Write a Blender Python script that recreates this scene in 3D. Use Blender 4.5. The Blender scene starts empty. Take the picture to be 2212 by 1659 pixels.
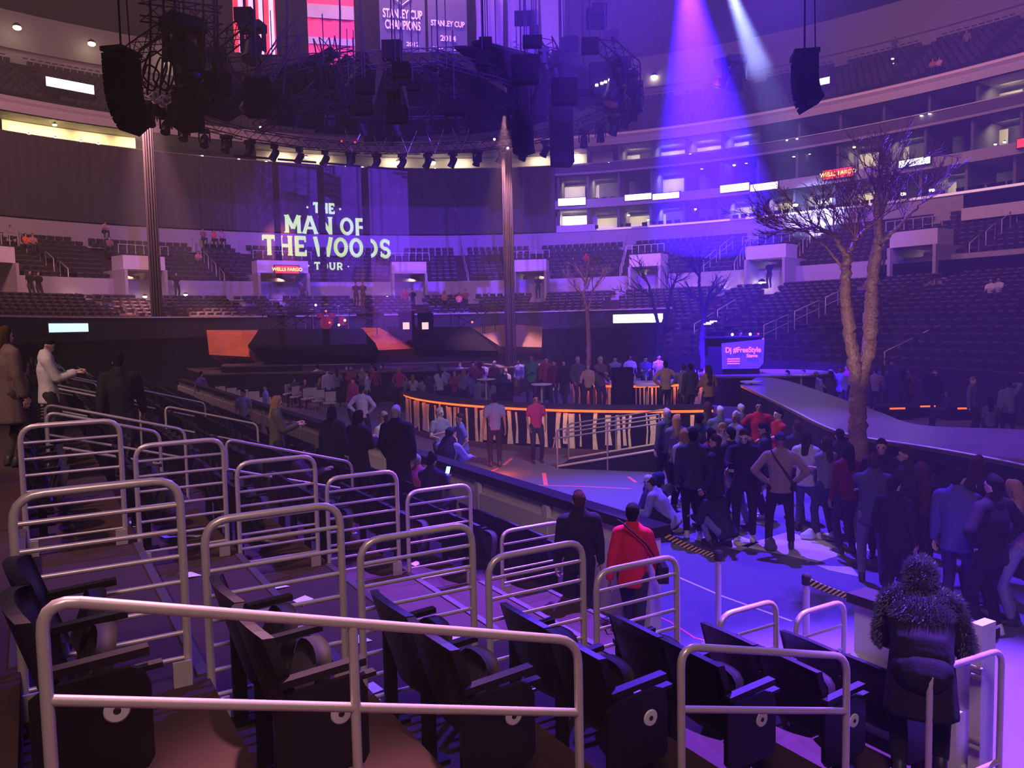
import bpy, bmesh, math, random
from mathutils import Vector, Matrix
import numpy as np
random.seed(7)
R_ = math.radians
SC = bpy.context.scene
COL = SC.collection

# ---------------------------------------------------------------- camera
F_PX = 1750.0; W_PX, H_PX = 2212, 1659
PITCH, ROLL, EYE = 0.07541, 0.0206, 3.46
_cp, _sp = math.cos(PITCH), math.sin(PITCH)
_fw = Vector((0, _cp, -_sp)); _u0 = Vector((0, _sp, _cp)); _r0 = Vector((1, 0, 0))
_rt = _r0*math.cos(ROLL) - _u0*math.sin(ROLL)
_up = _r0*math.sin(ROLL) + _u0*math.cos(ROLL)
cam_d = bpy.data.cameras.new('camera'); cam = bpy.data.objects.new('camera', cam_d); COL.objects.link(cam)
cam_d.sensor_width = 36.0; cam_d.lens = 36.0*F_PX/W_PX; cam_d.clip_start = 0.05; cam_d.clip_end = 400
cam.matrix_world = Matrix(((_rt.x, _up.x, -_fw.x, 0), (_rt.y, _up.y, -_fw.y, 0), (_rt.z, _up.z, -_fw.z, EYE), (0, 0, 0, 1)))
SC.camera = cam

# ---------------------------------------------------------------- world, exposure, sampling hints
w = bpy.data.worlds.new('world'); SC.world = w; w.use_nodes = True
w.node_tree.nodes['Background'].inputs[0].default_value = (0.10, 0.045, 0.10, 1)
w.node_tree.nodes['Background'].inputs[1].default_value = 0.01
SC.view_settings.view_transform = 'Standard'; SC.view_settings.look = 'None'
SC.view_settings.gamma = 1; SC.view_settings.exposure = 0.0; SC.view_settings.use_curve_mapping = False
SC.cycles.use_denoising = True; SC.cycles.use_adaptive_sampling = True; SC.cycles.adaptive_threshold = .035
SC.cycles.max_bounces = 5; SC.cycles.diffuse_bounces = 2; SC.cycles.glossy_bounces = 2
SC.cycles.transparent_max_bounces = 12; SC.cycles.volume_bounces = 0
SC.cycles.sample_clamp_indirect = 4.0
SC.cycles.caustics_reflective = False; SC.cycles.caustics_refractive = False

# ---------------------------------------------------------------- places in the hall: s across the seats, t along them
SN, CS = math.sin(1.0368), math.cos(1.0368)
def st(s, t, z=0.0): return Vector((SN*s - CS*t, CS*s + SN*t, z))
def uv(x, y): return (SN*x + CS*y, -CS*x + SN*y)
NV = Vector((SN, CS, 0)); UV = Vector((-CS, SN, 0))          # unit steps along s and along t
ANG_N = math.atan2(CS, SN)                                   # heading of NV
RC, RA, RB, RP = (12.82, 19.92), 30.33, 35.30, 2.2275          # the oval of the bowl
KB = 1.2
def zr(z): return EYE+(z-EYE)*KB if z else 0.0
def ring(phi, o, z=0.0):
    c, s_ = math.cos(phi), math.sin(phi)
    r = (abs(c/(RA+o))**RP + abs(s_/(RB+o))**RP)**(-1/RP)
    return st(KB*(RC[0]+r*c), KB*(RC[1]+r*s_), zr(z))
def raydir(px, py): return (_fw + _rt*((px-W_PX/2)/F_PX) - _up*((py-H_PX/2)/F_PX))
def at_z(px, py, z):
    d = raydir(px, py); k = (z-EYE)/d.z; return Vector((d.x*k, d.y*k, z))
def at_d(px, py, dep):
    d = raydir(px, py); k = dep/d.y; return Vector((d.x*k, dep, EYE+d.z*k))
def phi_px(px, o, py=690):
    d = raydir(px, py); h = Vector((d.x, d.y)).normalized(); lo, hi = 1.0, 200.0   # in bowl units (metres / KB)
    for _ in range(40):
        m = (lo+hi)/2; a, b = uv(h.x*m, h.y*m)
        g = abs((a-RC[0])/(RA+o))**RP + abs((b-RC[1])/(RB+o))**RP
        if g > 1: hi = m
        else: lo = m
    a, b = uv(h.x*lo, h.y*lo)
    return math.atan2(b-RC[1], a-RC[0])
def ring_frame(phi, o, z=0):
    """point, unit inward normal, unit tangent (towards the picture's right)"""
    p = ring(phi, o, z); q = ring(phi-0.002, o, z); tg = (q-p).normalized()
    n = Vector((-tg.y, tg.x, 0));
    c = st(KB*RC[0], KB*RC[1], z)
    if (c-p).dot(n) < 0: n = -n
    return p, n, tg

# ---------------------------------------------------------------- lamps
def aim(o, tgt): o.rotation_euler = (Vector(tgt)-o.location).to_track_quat('-Z', 'Y').to_euler()
def spot(name, loc, tgt, col, power, ang, blend=.3, rad=.12):
    l = bpy.data.lights.new(name, 'SPOT'); l.color = col; l.energy = power; l.spot_size = R_(ang); l.spot_blend = blend; l.shadow_soft_size = rad
    o = bpy.data.objects.new(name, l); COL.objects.link(o); o.location = loc; aim(o, tgt); return o
def area(name, loc, tgt, col, power, sx, sy=None):
    l = bpy.data.lights.new(name, 'AREA'); l.color = col; l.energy = power; l.size = sx
    if sy: l.shape = 'RECTANGLE'; l.size_y = sy
    o = bpy.data.objects.new(name, l); COL.objects.link(o); o.location = loc; aim(o, tgt); return o
def point(name, loc, col, power, rad=.2):
    l = bpy.data.lights.new(name, 'POINT'); l.color = col; l.energy = power; l.shadow_soft_size = rad
    o = bpy.data.objects.new(name, l); COL.objects.link(o); o.location = loc; return o
PINK = (1.0, .44, .52); VIO = (.12, .035, 1.0); WARM = (1.0, .80, .52)
# house lights over the stands, and pink lamps near the camera
area('house_lamp', (-19, 33, 25), (-26, 58, 6), PINK, 3600, 3)
area('house_lamp', (-4, 40, 26), (-8, 66, 8), PINK, 3600, 3)
area('house_lamp', (12, 36, 26), (18, 60, 8), PINK, 1800, 3)
area('house_lamp', (20, 22, 26), (38, 40, 6), PINK, 1000, 3)
area('house_lamp', (-24, 20, 22), (-22, 34, 3), PINK, 500, 3)
spot('near_pink_lamp', st(1.6, 7.0, 10.5), st(1.0, 2.75, 2.2), (1, .42, .58), 12500, 17, .8, .2)
spot('near_pink_lamp', (-9, 5, 10), (-6.6, 11.2, 2.6), (1, .60, .58), 3000, 34, .8, .3)  # added fill without a fixture, lifts the people at the left edge
spot('near_pink_lamp', (-7.0, 4.0, 12), (-3.2, 7.5, 1.2), (1, .52, .52), 2600, 34, .9, .3)
area('near_pink_lamp', (.5, -2.5, 10), (-.8, 6.5, 1.5), (1, .60, .60), 520, 2.5)  # added soft fill over the camera that brightens the guard rails
# violet stage wash on the floor
spot('floor_wash', (4.5, 19, 16), (3.0, 10.5, 0), VIO, 42000, 56, .7)
spot('floor_wash', (6.5, 8.5, 12), (3.5, 5.9, 0), (.26, .07, 1.0), 70000, 30, .6, .05)
spot('floor_wash', (3.5, 13, 13), (-.25, 8.1, .6), (.26, .07, 1.0), 60000, 14, .4, .05)
spot('floor_wash', (9, 26, 16), (6, 27, 0), VIO, 4500, 60, .6)
spot('floor_wash', (-6, 24, 15), (-7, 24, 0), VIO, 2500, 50, .6)
spot('tree_light', (3.0, 9.0, 1.6), (5.45, 12.8, 3.7), (1, .66, .44), 420, 30, .6)
# beams through the haze
spot('violet_beam', at_d(1478, -105, 26), (8.3, 31, 1.5), (.045, .006, 1.0), 600000, 34, .8)
spot('white_beam', at_d(1562, -60, 25), at_d(1716, 350, 46), (.30, .36, .9), 520000, 8, .8)
spot('violet_beam', (2.5, 8, 22), (-.5, 33, 14.5), (.14, .035, 1.0), 300000, 42, 1.0)
spot('violet_beam', (-2.0, 12, 24), (-10, 42, 12), (.17, .05, 1.0), 60000, 40, 1.0)
spot('violet_beam', (8, 12, 24), (13, 50, 10), (.16, .045, 1.0), 140000, 36, 1.0)

# ---------------------------------------------------------------- materials
def mat(name, col, rough=.6, metal=0.0, emit=None, es=1.0, var=.12, scale=6.0, bump=0.0, alpha=None, spec=.5):
    m = bpy.data.materials.new(name); m.use_nodes = True; nt = m.node_tree; b = nt.nodes['Principled BSDF']
    b.inputs['Roughness'].default_value = rough; b.inputs['Metallic'].default_value = metal
    b.inputs['Specular IOR Level'].default_value = spec
    b.inputs['Base Color'].default_value = (*col, 1)
    if emit:
        b.inputs['Emission Color'].default_value = (*emit, 1); b.inputs['Emission Strength'].default_value = es
    if var > 0 or bump > 0:
        tc = nt.nodes.new('ShaderNodeTexCoord'); nz = nt.nodes.new('ShaderNodeTexNoise'); nz.inputs['Scale'].default_value = scale
        nz.inputs['Detail'].default_value = 3
        nt.links.new(tc.outputs['Object'], nz.inputs['Vector'])
        if var > 0:
            mx = nt.nodes.new('ShaderNodeMix'); mx.data_type = 'RGBA'
            mx.inputs[6].default_value = (*[max(0, c*(1-var)) for c in col], 1); mx.inputs[7].default_value = (*[min(1, c*(1+var)) for c in col], 1)
            nt.links.new(nz.outputs['Fac'], mx.inputs[0]); nt.links.new(mx.outputs[2], b.inputs['Base Color'])
        if bump > 0:
            bp = nt.nodes.new('ShaderNodeBump'); bp.inputs['Strength'].default_value = bump; bp.inputs['Distance'].default_value = .02
            nt.links.new(nz.outputs['Fac'], bp.inputs['Height']); nt.links.new(bp.outputs['Normal'], b.inputs['Normal'])
    if alpha is not None: b.inputs['Alpha'].default_value = alpha
    return m
_mc = {}
def cloth(col):
    k = tuple(round(c, 3) for c in col)
    if k not in _mc: _mc[k] = mat('cloth_%d' % len(_mc), col, .85, var=.18, scale=30, bump=.15, spec=.2)
    return _mc[k]
M = dict(
 concrete=mat('concrete', (.22, .20, .20), .75, bump=.1, scale=3, spec=.3), tread=mat('painted_tread', (.060, .034, .034), .8, spec=.12, scale=4, var=.2),
 wall=mat('painted_wall', (.46, .39, .40), .7, spec=.2), fascia=mat('fascia', (.72, .60, .62), .5), dark=mat('dark_paint', (.03, .028, .03), .8, spec=.15),
 black=mat('black_cloth', (.005, .005, .006), .9, spec=.04), curtain=mat('curtain', (.085, .070, .078), .95, spec=.05, scale=.7, var=.1),
 rail=mat('galvanised_tube', (.60, .54, .52), .34, .35, scale=14, var=.08), seat=mat('seat_fabric', (.014, .011, .013), .75, scale=20, spec=.35),
 seatp=mat('seat_plastic', (.007, .006, .008), .42, spec=.35, scale=20), farseat=mat('far_seat', (.10, .075, .085), .45, spec=.45),
 disc=mat('row_disc', (.62, .60, .58), .5), white=mat('white_panel', (.70, .68, .70), .45), floor=mat('floor_cover', (.11, .10, .20), .7, scale=.5, var=.10, bump=.03),
 stagetop=mat('stage_top', (.12, .10, .095), .28, scale=1.2, var=.25), stageside=mat('stage_side', (.012, .012, .014), .8, spec=.1),
 black_metal=mat('black_metal', (.006, .006, .007), .55, 0, spec=.12), truss=mat('black_truss', (.010, .009, .012), .5, 0, spec=.15),
 lamp=mat('lamp_glass', (1, 1, 1), .4, emit=(1, .86, .58), es=14, var=0), lampw=mat('lamp_white', (1, 1, 1), .4, emit=(1, .92, .95), es=12, var=0),
 ledw=mat('led_white', (1, 1, 1), .4, emit=(.95, .97, 1.0), es=2.6, var=0), ledb=mat('led_blue', (1, 1, 1), .4, emit=(.42, .78, 1.0), es=1.6, var=0),
 ledp=mat('led_pinkwhite', (1, 1, 1), .4, emit=(1.0, .78, .95), es=2.6, var=0), ledg=mat('led_greenwhite', (1, 1, 1), .4, emit=(.80, 1.0, .92), es=2.0, var=0),
 ledr=mat('led_red', (.5, .02, .02), .4, emit=(1.0, .05, .07), es=1.1, var=0), ledy=mat('led_yellow', (1, .6, .1), .4, emit=(1.0, .62, .12), es=2.2, var=0),
 orange=mat('orange_led', (1, .3, .05), .4, emit=(1.0, .13, .015), es=1.7, var=0), suite=mat('suite_wall', (.62, .56, .42), .6), suited=mat('suite_wall_dark', (.16, .14, .15), .7),
 skin=mat('skin', (.50, .30, .22), .55, scale=12), skin2=mat('skin_brown', (.24, .13, .09), .55, scale=12), skin3=mat('skin_light', (.62, .42, .34), .55, scale=12),
 hairb=mat('hair_black', (.012, .010, .010), .9, scale=70, bump=.9, var=.4, spec=.06), hairn=mat('hair_brown', (.06, .030, .016), .9, scale=70, bump=.9, var=.4, spec=.06), hairy=mat('hair_blonde', (.34, .20, .09), .9, scale=70, bump=.9, var=.4, spec=.06), hairg=mat('hair_grey', (.40, .38, .38), .9, scale=70, bump=.9, var=.4, spec=.06),
 shoe=mat('shoe', (.02, .02, .02), .5), shoew=mat('shoe_white', (.7, .7, .7), .5), eye=mat('eye', (.02, .015, .012), .2), glassb=mat('phone_glass', (.02, .02, .02), .15),
)

# ---------------------------------------------------------------- mesh builder
class MB:
    def __init__(s): s.v = []; s.f = []; s.smooth = []
    def add(s, vs, fs, smooth=False):
        n = len(s.v); s.v += [tuple(v) for v in vs]; s.f += [tuple(i+n for i in f) for f in fs]; s.smooth += [smooth]*len(fs); return s
    def box(s, c, size, ax=None):
        c = Vector(c); X, Y, Z = ax if ax else (Vector((1, 0, 0)), Vector((0, 1, 0)), Vector((0, 0, 1)))
        hx, hy, hz = size[0]/2, size[1]/2, size[2]/2
        vs = [c+X*(hx*i)+Y*(hy*j)+Z*(hz*k) for i in (-1, 1) for j in (-1, 1) for k in (-1, 1)]
        return s.add(vs, [(0, 1, 3, 2), (4, 6, 7, 5), (0, 4, 5, 1), (2, 3, 7, 6), (0, 2, 6, 4), (1, 5, 7, 3)])
    def sbox(s, s0, s1, t0, t1, z0, z1):
        return s.box(st((s0+s1)/2, (t0+t1)/2, (z0+z1)/2), (s1-s0, t1-t0, z1-z0), (NV, UV, Vector((0, 0, 1))))
    def prism(s, poly, z0, z1):
        n = len(poly); vs = [(p[0], p[1], z0) for p in poly]+[(p[0], p[1], z1) for p in poly]
        fs = [tuple(range(n))[::-1], tuple(range(n, 2*n))]+[(i, (i+1) % n, n+(i+1) % n, n+i) for i in range(n)]
        return s.add(vs, fs)
    def plate(s, P, nrm, th):
        """flat polygon P (3D points) with a real thickness th along nrm"""
        n = len(P); nrm = Vector(nrm).normalized(); a = [Vector(p) for p in P]; b = [p+nrm*th for p in a]
        return s.add(a+b, [tuple(range(n))[::-1], tuple(range(n, 2*n))]+[(i, (i+1) % n, n+(i+1) % n, n+i) for i in range(n)])
    def tube(s, pts, r, seg=8, closed=False, caps=True):
        pts = [Vector(p) for p in pts]; n = len(pts); rs = r if isinstance(r, (list, tuple)) else [r]*n
        vs = []; prev = None
        for i, p in enumerate(pts):
            a = pts[(i-1) % n] if (i > 0 or closed) else p; b = pts[(i+1) % n] if (i < n-1 or closed) else p
            d = (b-a).normalized()
            if prev is None:
                h = Vector((0, 0, 1)) if abs(d.z) < .9 else Vector((1, 0, 0)); u = d.cross(h).normalized()
            else: u = (prev-d*prev.dot(d)).normalized()
            prev = u; v = d.cross(u)
            for k in range(seg):
                an = 2*math.pi*k/seg; vs.append(p+(u*math.cos(an)+v*math.sin(an))*rs[i])
        fs = []
        for i in range(n if closed else n-1):
            j = (i+1) % n
            for k in range(seg): fs.append((i*seg+k, i*seg+(k+1) % seg, j*seg+(k+1) % seg, j*seg+k))
        s.add(vs, fs, True)
        if caps and not closed:
            s.add(vs[:seg], [tuple(range(seg))[::-1]]); s.add(vs[-seg:], [tuple(range(seg))])
        return s
    def lathe(s, prof, c=(0, 0, 0), seg=20, ax=Vector((0, 0, 1))):
        c = Vector(c); ax = Vector(ax).normalized(); h = Vector((1, 0, 0)) if abs(ax.x) < .9 else Vector((0, 1, 0)); u = ax.cross(h).normalized(); v = ax.cross(u)
        vs = [c+ax*z+(u*math.cos(2*math.pi*k/seg)+v*math.sin(2*math.pi*k/seg))*r for r, z in prof for k in range(seg)]
        fs = [(i*seg+k, i*seg+(k+1) % seg, (i+1)*seg+(k+1) % seg, (i+1)*seg+k) for i in range(len(prof)-1) for k in range(seg)]
        s.add(vs, fs, True); s.add(vs[:seg], [tuple(range(seg))]); s.add(vs[-seg:], [tuple(range(seg))[::-1]]); return s
    def sphere(s, c, r, seg=10, rings=6):
        r = r if isinstance(r, (tuple, list)) else (r, r, r)
        vs = [(c[0]+r[0]*math.sin(math.pi*i/rings)*math.cos(2*math.pi*k/seg), c[1]+r[1]*math.sin(math.pi*i/rings)*math.sin(2*math.pi*k/seg), c[2]+r[2]*math.cos(math.pi*i/rings)) for i in range(rings+1) for k in range(seg)]
        return s.add(vs, [(i*seg+k, (i+1)*seg+k, (i+1)*seg+(k+1) % seg, i*seg+(k+1) % seg) for i in range(rings) for k in range(seg)], True)
    def sweep(s, prof, a0, a1, n):
        """profile [(o, z)] carried round the oval between the angles a0 and a1"""
        m = len(prof); vs = [ring(a0+(a1-a0)*i/n, o, z) for i in range(n+1) for o, z in prof]
        return s.add(vs, [(i*m+k, i*m+k+1, (i+1)*m+k+1, (i+1)*m+k) for i in range(n) for k in range(m-1)])
    def sweepc(s, prof, a0, a1, n):
        m = len(prof); s.sweep(list(prof)+[prof[0]], a0, a1, n)
        for a in (a0, a1): s.add([ring(a, o, z) for o, z in prof], [tuple(range(m))])
        return s
    def mesh(s, name, off=Vector((0, 0, 0))):
        me = bpy.data.meshes.new(name); me.from_pydata([(v[0]-off.x, v[1]-off.y, v[2]-off.z) for v in s.v], [], s.f)
        me.polygons.foreach_set('use_smooth', s.smooth); me.update(); return me
    def build(s, name, m, parent=None, world=True):
        """world=True: vertices are in hall coordinates; the origin is moved to the base"""
        if parent is not None:
            off = Vector(parent.get('_w', (0, 0, 0))) if world else Vector((0, 0, 0))
        elif world:
            xs, ys, zs = zip(*s.v); off = Vector(((min(xs)+max(xs))/2, (min(ys)+max(ys))/2, min(zs)))
        else: off = Vector((0, 0, 0))
        me = s.mesh(name, off); 
        if m: me.materials.append(m)
        o = bpy.data.objects.new(name, me); COL.objects.link(o)
        if parent is not None: o.parent = parent; o['_w'] = tuple(off)
        else: o.location = off; o['_w'] = tuple(off)
        return o
def tag(o, label=None, cat=None, group=None, kind=None):
    if label: o['label'] = label
    if cat: o['category'] = cat
    if group: o['group'] = group
    if kind: o['kind'] = kind
    return o
def thing(name, loc, label, cat, group=None, rz=0.0):
    o = bpy.data.objects.new(name, None); o.empty_display_size = .2; COL.objects.link(o); o.location = loc; o.rotation_euler = (0, 0, rz)
    o['_w'] = tuple(Vector(loc)); return tag(o, label, cat, group)
def struct(name, mb, m): return tag(mb.build(name, m), kind='structure')
def kids(o): return list(o.children)
def copy_tree(o, parent=None):
    c = o.copy(); COL.objects.link(c); c.parent = parent
    for ch in o.children: copy_tree(ch, c)
    return c
ORD = 'first second third fourth fifth sixth seventh eighth ninth tenth eleventh twelfth thirteenth fourteenth fifteenth sixteenth seventeenth eighteenth nineteenth twentieth'.split()
def ordn(i): return ORD[i] if i < 20 else 'twenty-'+ORD[i-20] if i < 29 else 'thirtieth' if i == 29 else 'thirty-'+ORD[i-30] if i < 39 else 'fortieth'

# ================================================================= THE NEAR STAND
PIT, RISE, Z0, S0 = .84, .24, 1.63, -.15
def row_s(k): return S0+PIT*k
def row_z(k): return Z0-RISE*k
TP, TQ = 4.40, 7.65
mb = MB()
for k in range(-2, 7):
    s0, s1, z = row_s(k), row_s(k+1), row_z(k)
    if k == -2: s0 -= 3
    mb.sbox(s0, s1+.02, -6, TP-.02, -.3, z)
    mb.sbox(s0, s1+.02, TQ+.02, 40, -.3, z)
    if k < 6: mb.sbox(s0, s1+.02, TP-.02, TQ+.02, -.31, z-.005)
struct('floor_stand', mb, M['tread'])
mb = MB()
for k in range(-2, 6):   # metal nosings on the edges of the wide steps
    z = row_z(k); mb.sbox(row_s(k+1)-.03, row_s(k+1)+.03, TP+.05, TQ-.05, z-.03, z+.006)
struct('trim_1', mb, mat('nosing', (.07, .055, .055), .6))
mb = MB(); n = 60
mb.prism([st(-30, -14)[:2], st(66, -14)[:2], st(66, 84)[:2], st(-30, 84)[:2]], -.35, 0.0)
struct('floor', mb, M['floor'])

# ---- the dasher boards
mb = MB(); mb.sbox(5.78, 5.86, 6.75, 40, 0, 1.12); mb.sbox(5.70, 5.78, 6.75, 40, .0, .9)
for i in range(18): mb.sbox(5.69, 5.76, 6.9+1.9*i, 7.0+1.9*i, 0, 1.05)
b1 = thing('dasher_board', st(5.8, 8), 'long white rink barrier with a dark cap between the near seats and the floor', 'barrier')
mb.build('board_panel', M['white'], b1)
MB().sbox(5.70, 5.96, 6.70, 40, 1.08, 1.20).build('cap_rail', M['dark'], b1)
b2 = thing('dasher_board', st(5.9, 3.4), 'short white rink barrier with gate post beside the aisle landing', 'barrier')
MB().sbox(5.86, 5.94, 3.25, 4.3, 0, 1.08).build('board_panel', M['white'], b2)
MB().sbox(5.78, 6.04, 3.2, 4.32, 1.06, 1.14).build('cap_rail', M['dark'], b2)
mb = MB(); mb.sbox(5.55, 5.72, 3.06, 3.14, .19, 1.30); mb.sbox(5.57, 5.70, 3.0, 3.2, .19, .22)
mb.build('gate_post', M['white'], b2)
for z in (.44, .50, .95, 1.01): MB().tube([st(5.5, 3.1, z), st(5.5, 3.02, z)], .018).build('hinge', M['rail'], b2)
MB().sbox(5.50, 5.86, 3.2, 4.3, 0, .62).build('kick_wall', M['white'], b2)

# ---- hand rails of the aisle in front of the camera
def bend(pts, rad, n=5):
    out = [Vector(pts[0])]
    for i in range(1, len(pts)-1):
        a, b, c = map(Vector, pts[i-1:i+2]); r = min(rad, (a-b).length*.49, (c-b).length*.49)
        p = b+(a-b).normalized()*r; q = b+(c-b).normalized()*r
        for k in range(n+1):
            u = k/n; out.append(p.lerp(b, u).lerp(b.lerp(q, u), u))
    out.append(Vector(pts[-1])); return out
def base_z(s):
    k = int(math.floor((s-S0)/PIT)); return row_z(min(k, 6)) if s < row_s(7) else 0.0
def aisle_rail(t, sa, sb, za, zb, posts, drop, label, r=.0205, group='sloping aisle handrails', base=None):
    z = lambda s: za+(zb-za)*(s-sa)/(sb-sa)
    bz = base or base_z
    o = thing('handrail', st(sa, t, bz(sa)), label, 'handrail', group)
    MB().tube(bend([st(sa, t, bz(sa)), st(sa, t, z(sa)), st(sb, t, z(sb)), st(sb, t, bz(sb))], .11), r, 14).build('rail_frame', M['rail'], o)
    MB().tube([st(sa+r*.5, t, z(sa)-drop), st(sb-r*.5, t, z(sb)-drop)], r*.92, 14).build('mid_rail', M['rail'], o)
    for p in posts: MB().tube([st(p, t, bz(p)), st(p, t, z(p)-r*.6)], r*.95, 12).build('post', M['rail'], o)
    for q in [sa, sb]+list(posts): MB().lathe([(.045, 0), (.045, .012), (.02, .02)], st(q, t, bz(q)), 12).build('foot_plate', M['rail'], o)
    return o
aisle_rail(2.90, -.02, 2.03, 2.625, 2.035, [.99], .33, 'longest sloping metal handrail right in front, bright pink along its top')
aisle_rail(2.90, 2.64, 3.89, 1.87, 1.53, [], .32, 'short metal handrail beside the lower seats, next below the longest one')
aisle_rail(2.90, 4.69, 5.50, 1.24, 1.20, [], .78, 'short level metal handrail joined to the white gate post at bottom corner')

# ---- guard panels on both sides of the wide steps
def guard(t, k, s0, s1, ztop, nr, label, grp, zb=None, r=.022):
    zb = row_z(k) if zb is None else zb
    o = thing('guard_rail', st(s0, t, zb), label, 'railing', grp)
    MB().tube(bend([st(s0, t, zb), st(s0, t, ztop), st(s1, t, ztop), st(s1, t, zb)], .13), r, 12).build('rail_frame', M['rail'], o)
    for i in range(nr):
        z = ztop-(ztop-zb)*(i+1)/(nr+1)*1.0
        MB().tube([st(s0+.015, t, z), st(s1-.015, t, z)], .0128, 8).build('rung', M['rail'], o)
    MB().sbox(s0-.01, s0+.08, t-.05, t-.03, zb, zb+.13).build('mounting_plate', M['rail'], o)
    MB().sbox(s1-.08, s1+.01, t-.05, t-.03, zb, zb+.13).build('mounting_plate', M['rail'], o)
for k in range(0, 5):
    guard(TP, k, row_s(k)+.03, row_s(k)+.76, row_z(k)+1.07, 7, 'rounded guard rail with rungs, %s step down on the near side of the wide steps' % ordn(k), 'guard rails along the near side of the steps')
    guard(TQ, k, row_s(k)+.03, row_s(k)+.76, row_z(k)+1.07, 7, 'rounded guard rail with rungs, %s step down on the far side of the wide steps' % ordn(k), 'guard rails along the far side of the steps')
guard(TP, 5, 4.40, 5.02, 1.20, 3, 'low square guard rail on the near side of the steps, before the last seats', 'low guard rails by the floor')
guard(TP, 6, 5.26, 5.86, 1.03, 3, 'lowest guard rail on the near side, next to the fur coat', 'low guard rails by the floor', zb=.19)
guard(TQ, 5, 4.35, 5.15, 1.16, 4, 'low square guard rail on the far side, behind the person in black', 'low guard rails by the floor')

# ---- seats
def seat_proto(detail, pad):
    """one tip-up seat: origin at tread level under its middle, x along the row, y towards the floor; backrest at y=0"""
    rt = thing('arena_seat', (0, 0, 0), 'seat', 'seat')
    W = .50; n = 8 if detail else 4
    def bk(u, v):   # curved shell, u across -1..1, v up 0..1
        x = u*W*.52*(1-.03*v); y = -.02-.12*v+.055*u*u+.03*(1-v); z = .34+.51*v-(.035*u*u*v); return Vector((x, y, z))
    m = MB(); vs = []; q = 6 if detail else 2
    for j in range(q+1):
        for i in range(n+1): vs.append(bk(-1+2*i/n, j/q))
    A = [(j*(n+1)+i, j*(n+1)+i+1, (j+1)*(n+1)+i+1, (j+1)*(n+1)+i) for j in range(q) for i in range(n)]
    m.add(vs, A, True); k0 = (n+1)*(q+1); m.add([v+Vector((0, .05 if j_ else .05, -.004)) for j_, v in enumerate(vs)], [f[::-1] for f in A], True)
    edge = [i for i in range(n+1)]+[j*(n+1)+n for j in range(1, q+1)]+[q*(n+1)+i for i in range(n-1, -1, -1)]+[j*(n+1) for j in range(q-1, 0, -1)]
    m.add([], []); L = len(edge); m.f += [(edge[i], edge[(i+1) % L], edge[(i+1) % L]+k0, edge[i]+k0) for i in range(L)]; m.smooth += [False]*L
    m.build('backrest', M['seatp'], rt, False)
    # folded cushion, standing nearly upright in front of the back
    m = MB(); vs = []
    for j in range(5 if detail else 3):
        v = j/(4 if detail else 2)
        for i in range(n+1):
            u = -1+2*i/n; vs.append(Vector((u*W*.43*(1-.25*abs(u)**3*v), .09+.06*v+.03*(1-u*u), .38+.28*v-.10*abs(u)**3*v)))
    qj = 4 if detail else 2; A = [(j*(n+1)+i, j*(n+1)+i+1, (j+1)*(n+1)+i+1, (j+1)*(n+1)+i) for j in range(qj) for i in range(n)]
    k0 = len(vs); m.add(vs, A, True); m.add([v+Vector((0, .07, .0)) for v in vs], [f[::-1] for f in A], True)
    edge = [i for i in range(n+1)]+[j*(n+1)+n for j in range(1, qj+1)]+[qj*(n+1)+i for i in range(n-1, -1, -1)]+[j*(n+1) for j in range(qj-1, 0, -1)]
    L = len(edge); m.f += [(edge[i], edge[(i+1) % L], edge[(i+1) % L]+k0, edge[i]+k0) for i in range(L)]; m.smooth += [True]*L
    m.build('seat_cushion', M['seat'], rt, False)
    m = MB(); m.box((-W/2, .02, .30), (.035, .07, .60)); m.box((-W/2, .02, .012), (.09, .20, .024)); m.build('leg', M['black_metal'], rt, False)
    m = MB(); X = Vector((1, 0, 0)); d = Vector((0, 1, .06)).normalized(); m.box((-W/2, .14, .615), (.05, .34, .030), (X, d, X.cross(d))); m.build('armrest', M['seatp'], rt, False)
    return rt
def end_panel(rt, side):
    x = side*.27
    m = MB(); P = [(-.03, .20), (.31, .20), (.335, .24), (.335, .52), (.31, .575), (.27, .595), (0, .58), (-.06, .54), (-.06, .24)]
    m.plate([(x, y, z) for y, z in P], (side, 0, 0), .03)
    m.build('end_panel', M['seatp'], rt, False)
    m = MB(); X = Vector((1, 0, 0)); d = Vector((0, 1, .06)).normalized(); m.box((x, .15, .63), (.055, .37, .032), (X, d, X.cross(d))); m.box((x, .30, .572), (.045, .16, .02), (X, d, X.cross(d)))
    m.build('armrest', M['seatp'], rt, False)
    m = MB(); m.box((x, .10, .10), (.04, .07, .20)); m.box((x, .10, .012), (.09, .20, .024)); m.build('leg', M['black_metal'], rt, False)
    dsc = MB().lathe([(.046, 0), (.046, .004), (.040, .007)], (x+side*.03, .215, .445), 20, Vector((side, 0, 0))).build('row_disc', M['disc'], rt, False)
    MB().lathe([(.014, 0), (.011, .003)], (x+side*.037, .215, .445), 12, Vector((side, 0, 0))).build('disc_mark', M['dark'], dsc, False)
RZ = ANG_N-math.pi/2      # seat local +y looks down the stand
proto = seat_proto(True, True); proto_e = seat_proto(True, True)
end_panel(proto_e, 1)
proto_l = seat_proto(False, True)
def place_seat(pr, s, t, z, label, grp):
    global _first
    o = copy_tree(pr); o.location = st(s, t, z); o.rotation_euler = (0, 0, RZ); tag(o, label, 'seat', grp); o['_w'] = tuple(o.location); return o
ROWN = ['top', 'second', 'third', 'fourth', 'fifth', 'sixth', 'lowest']
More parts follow.
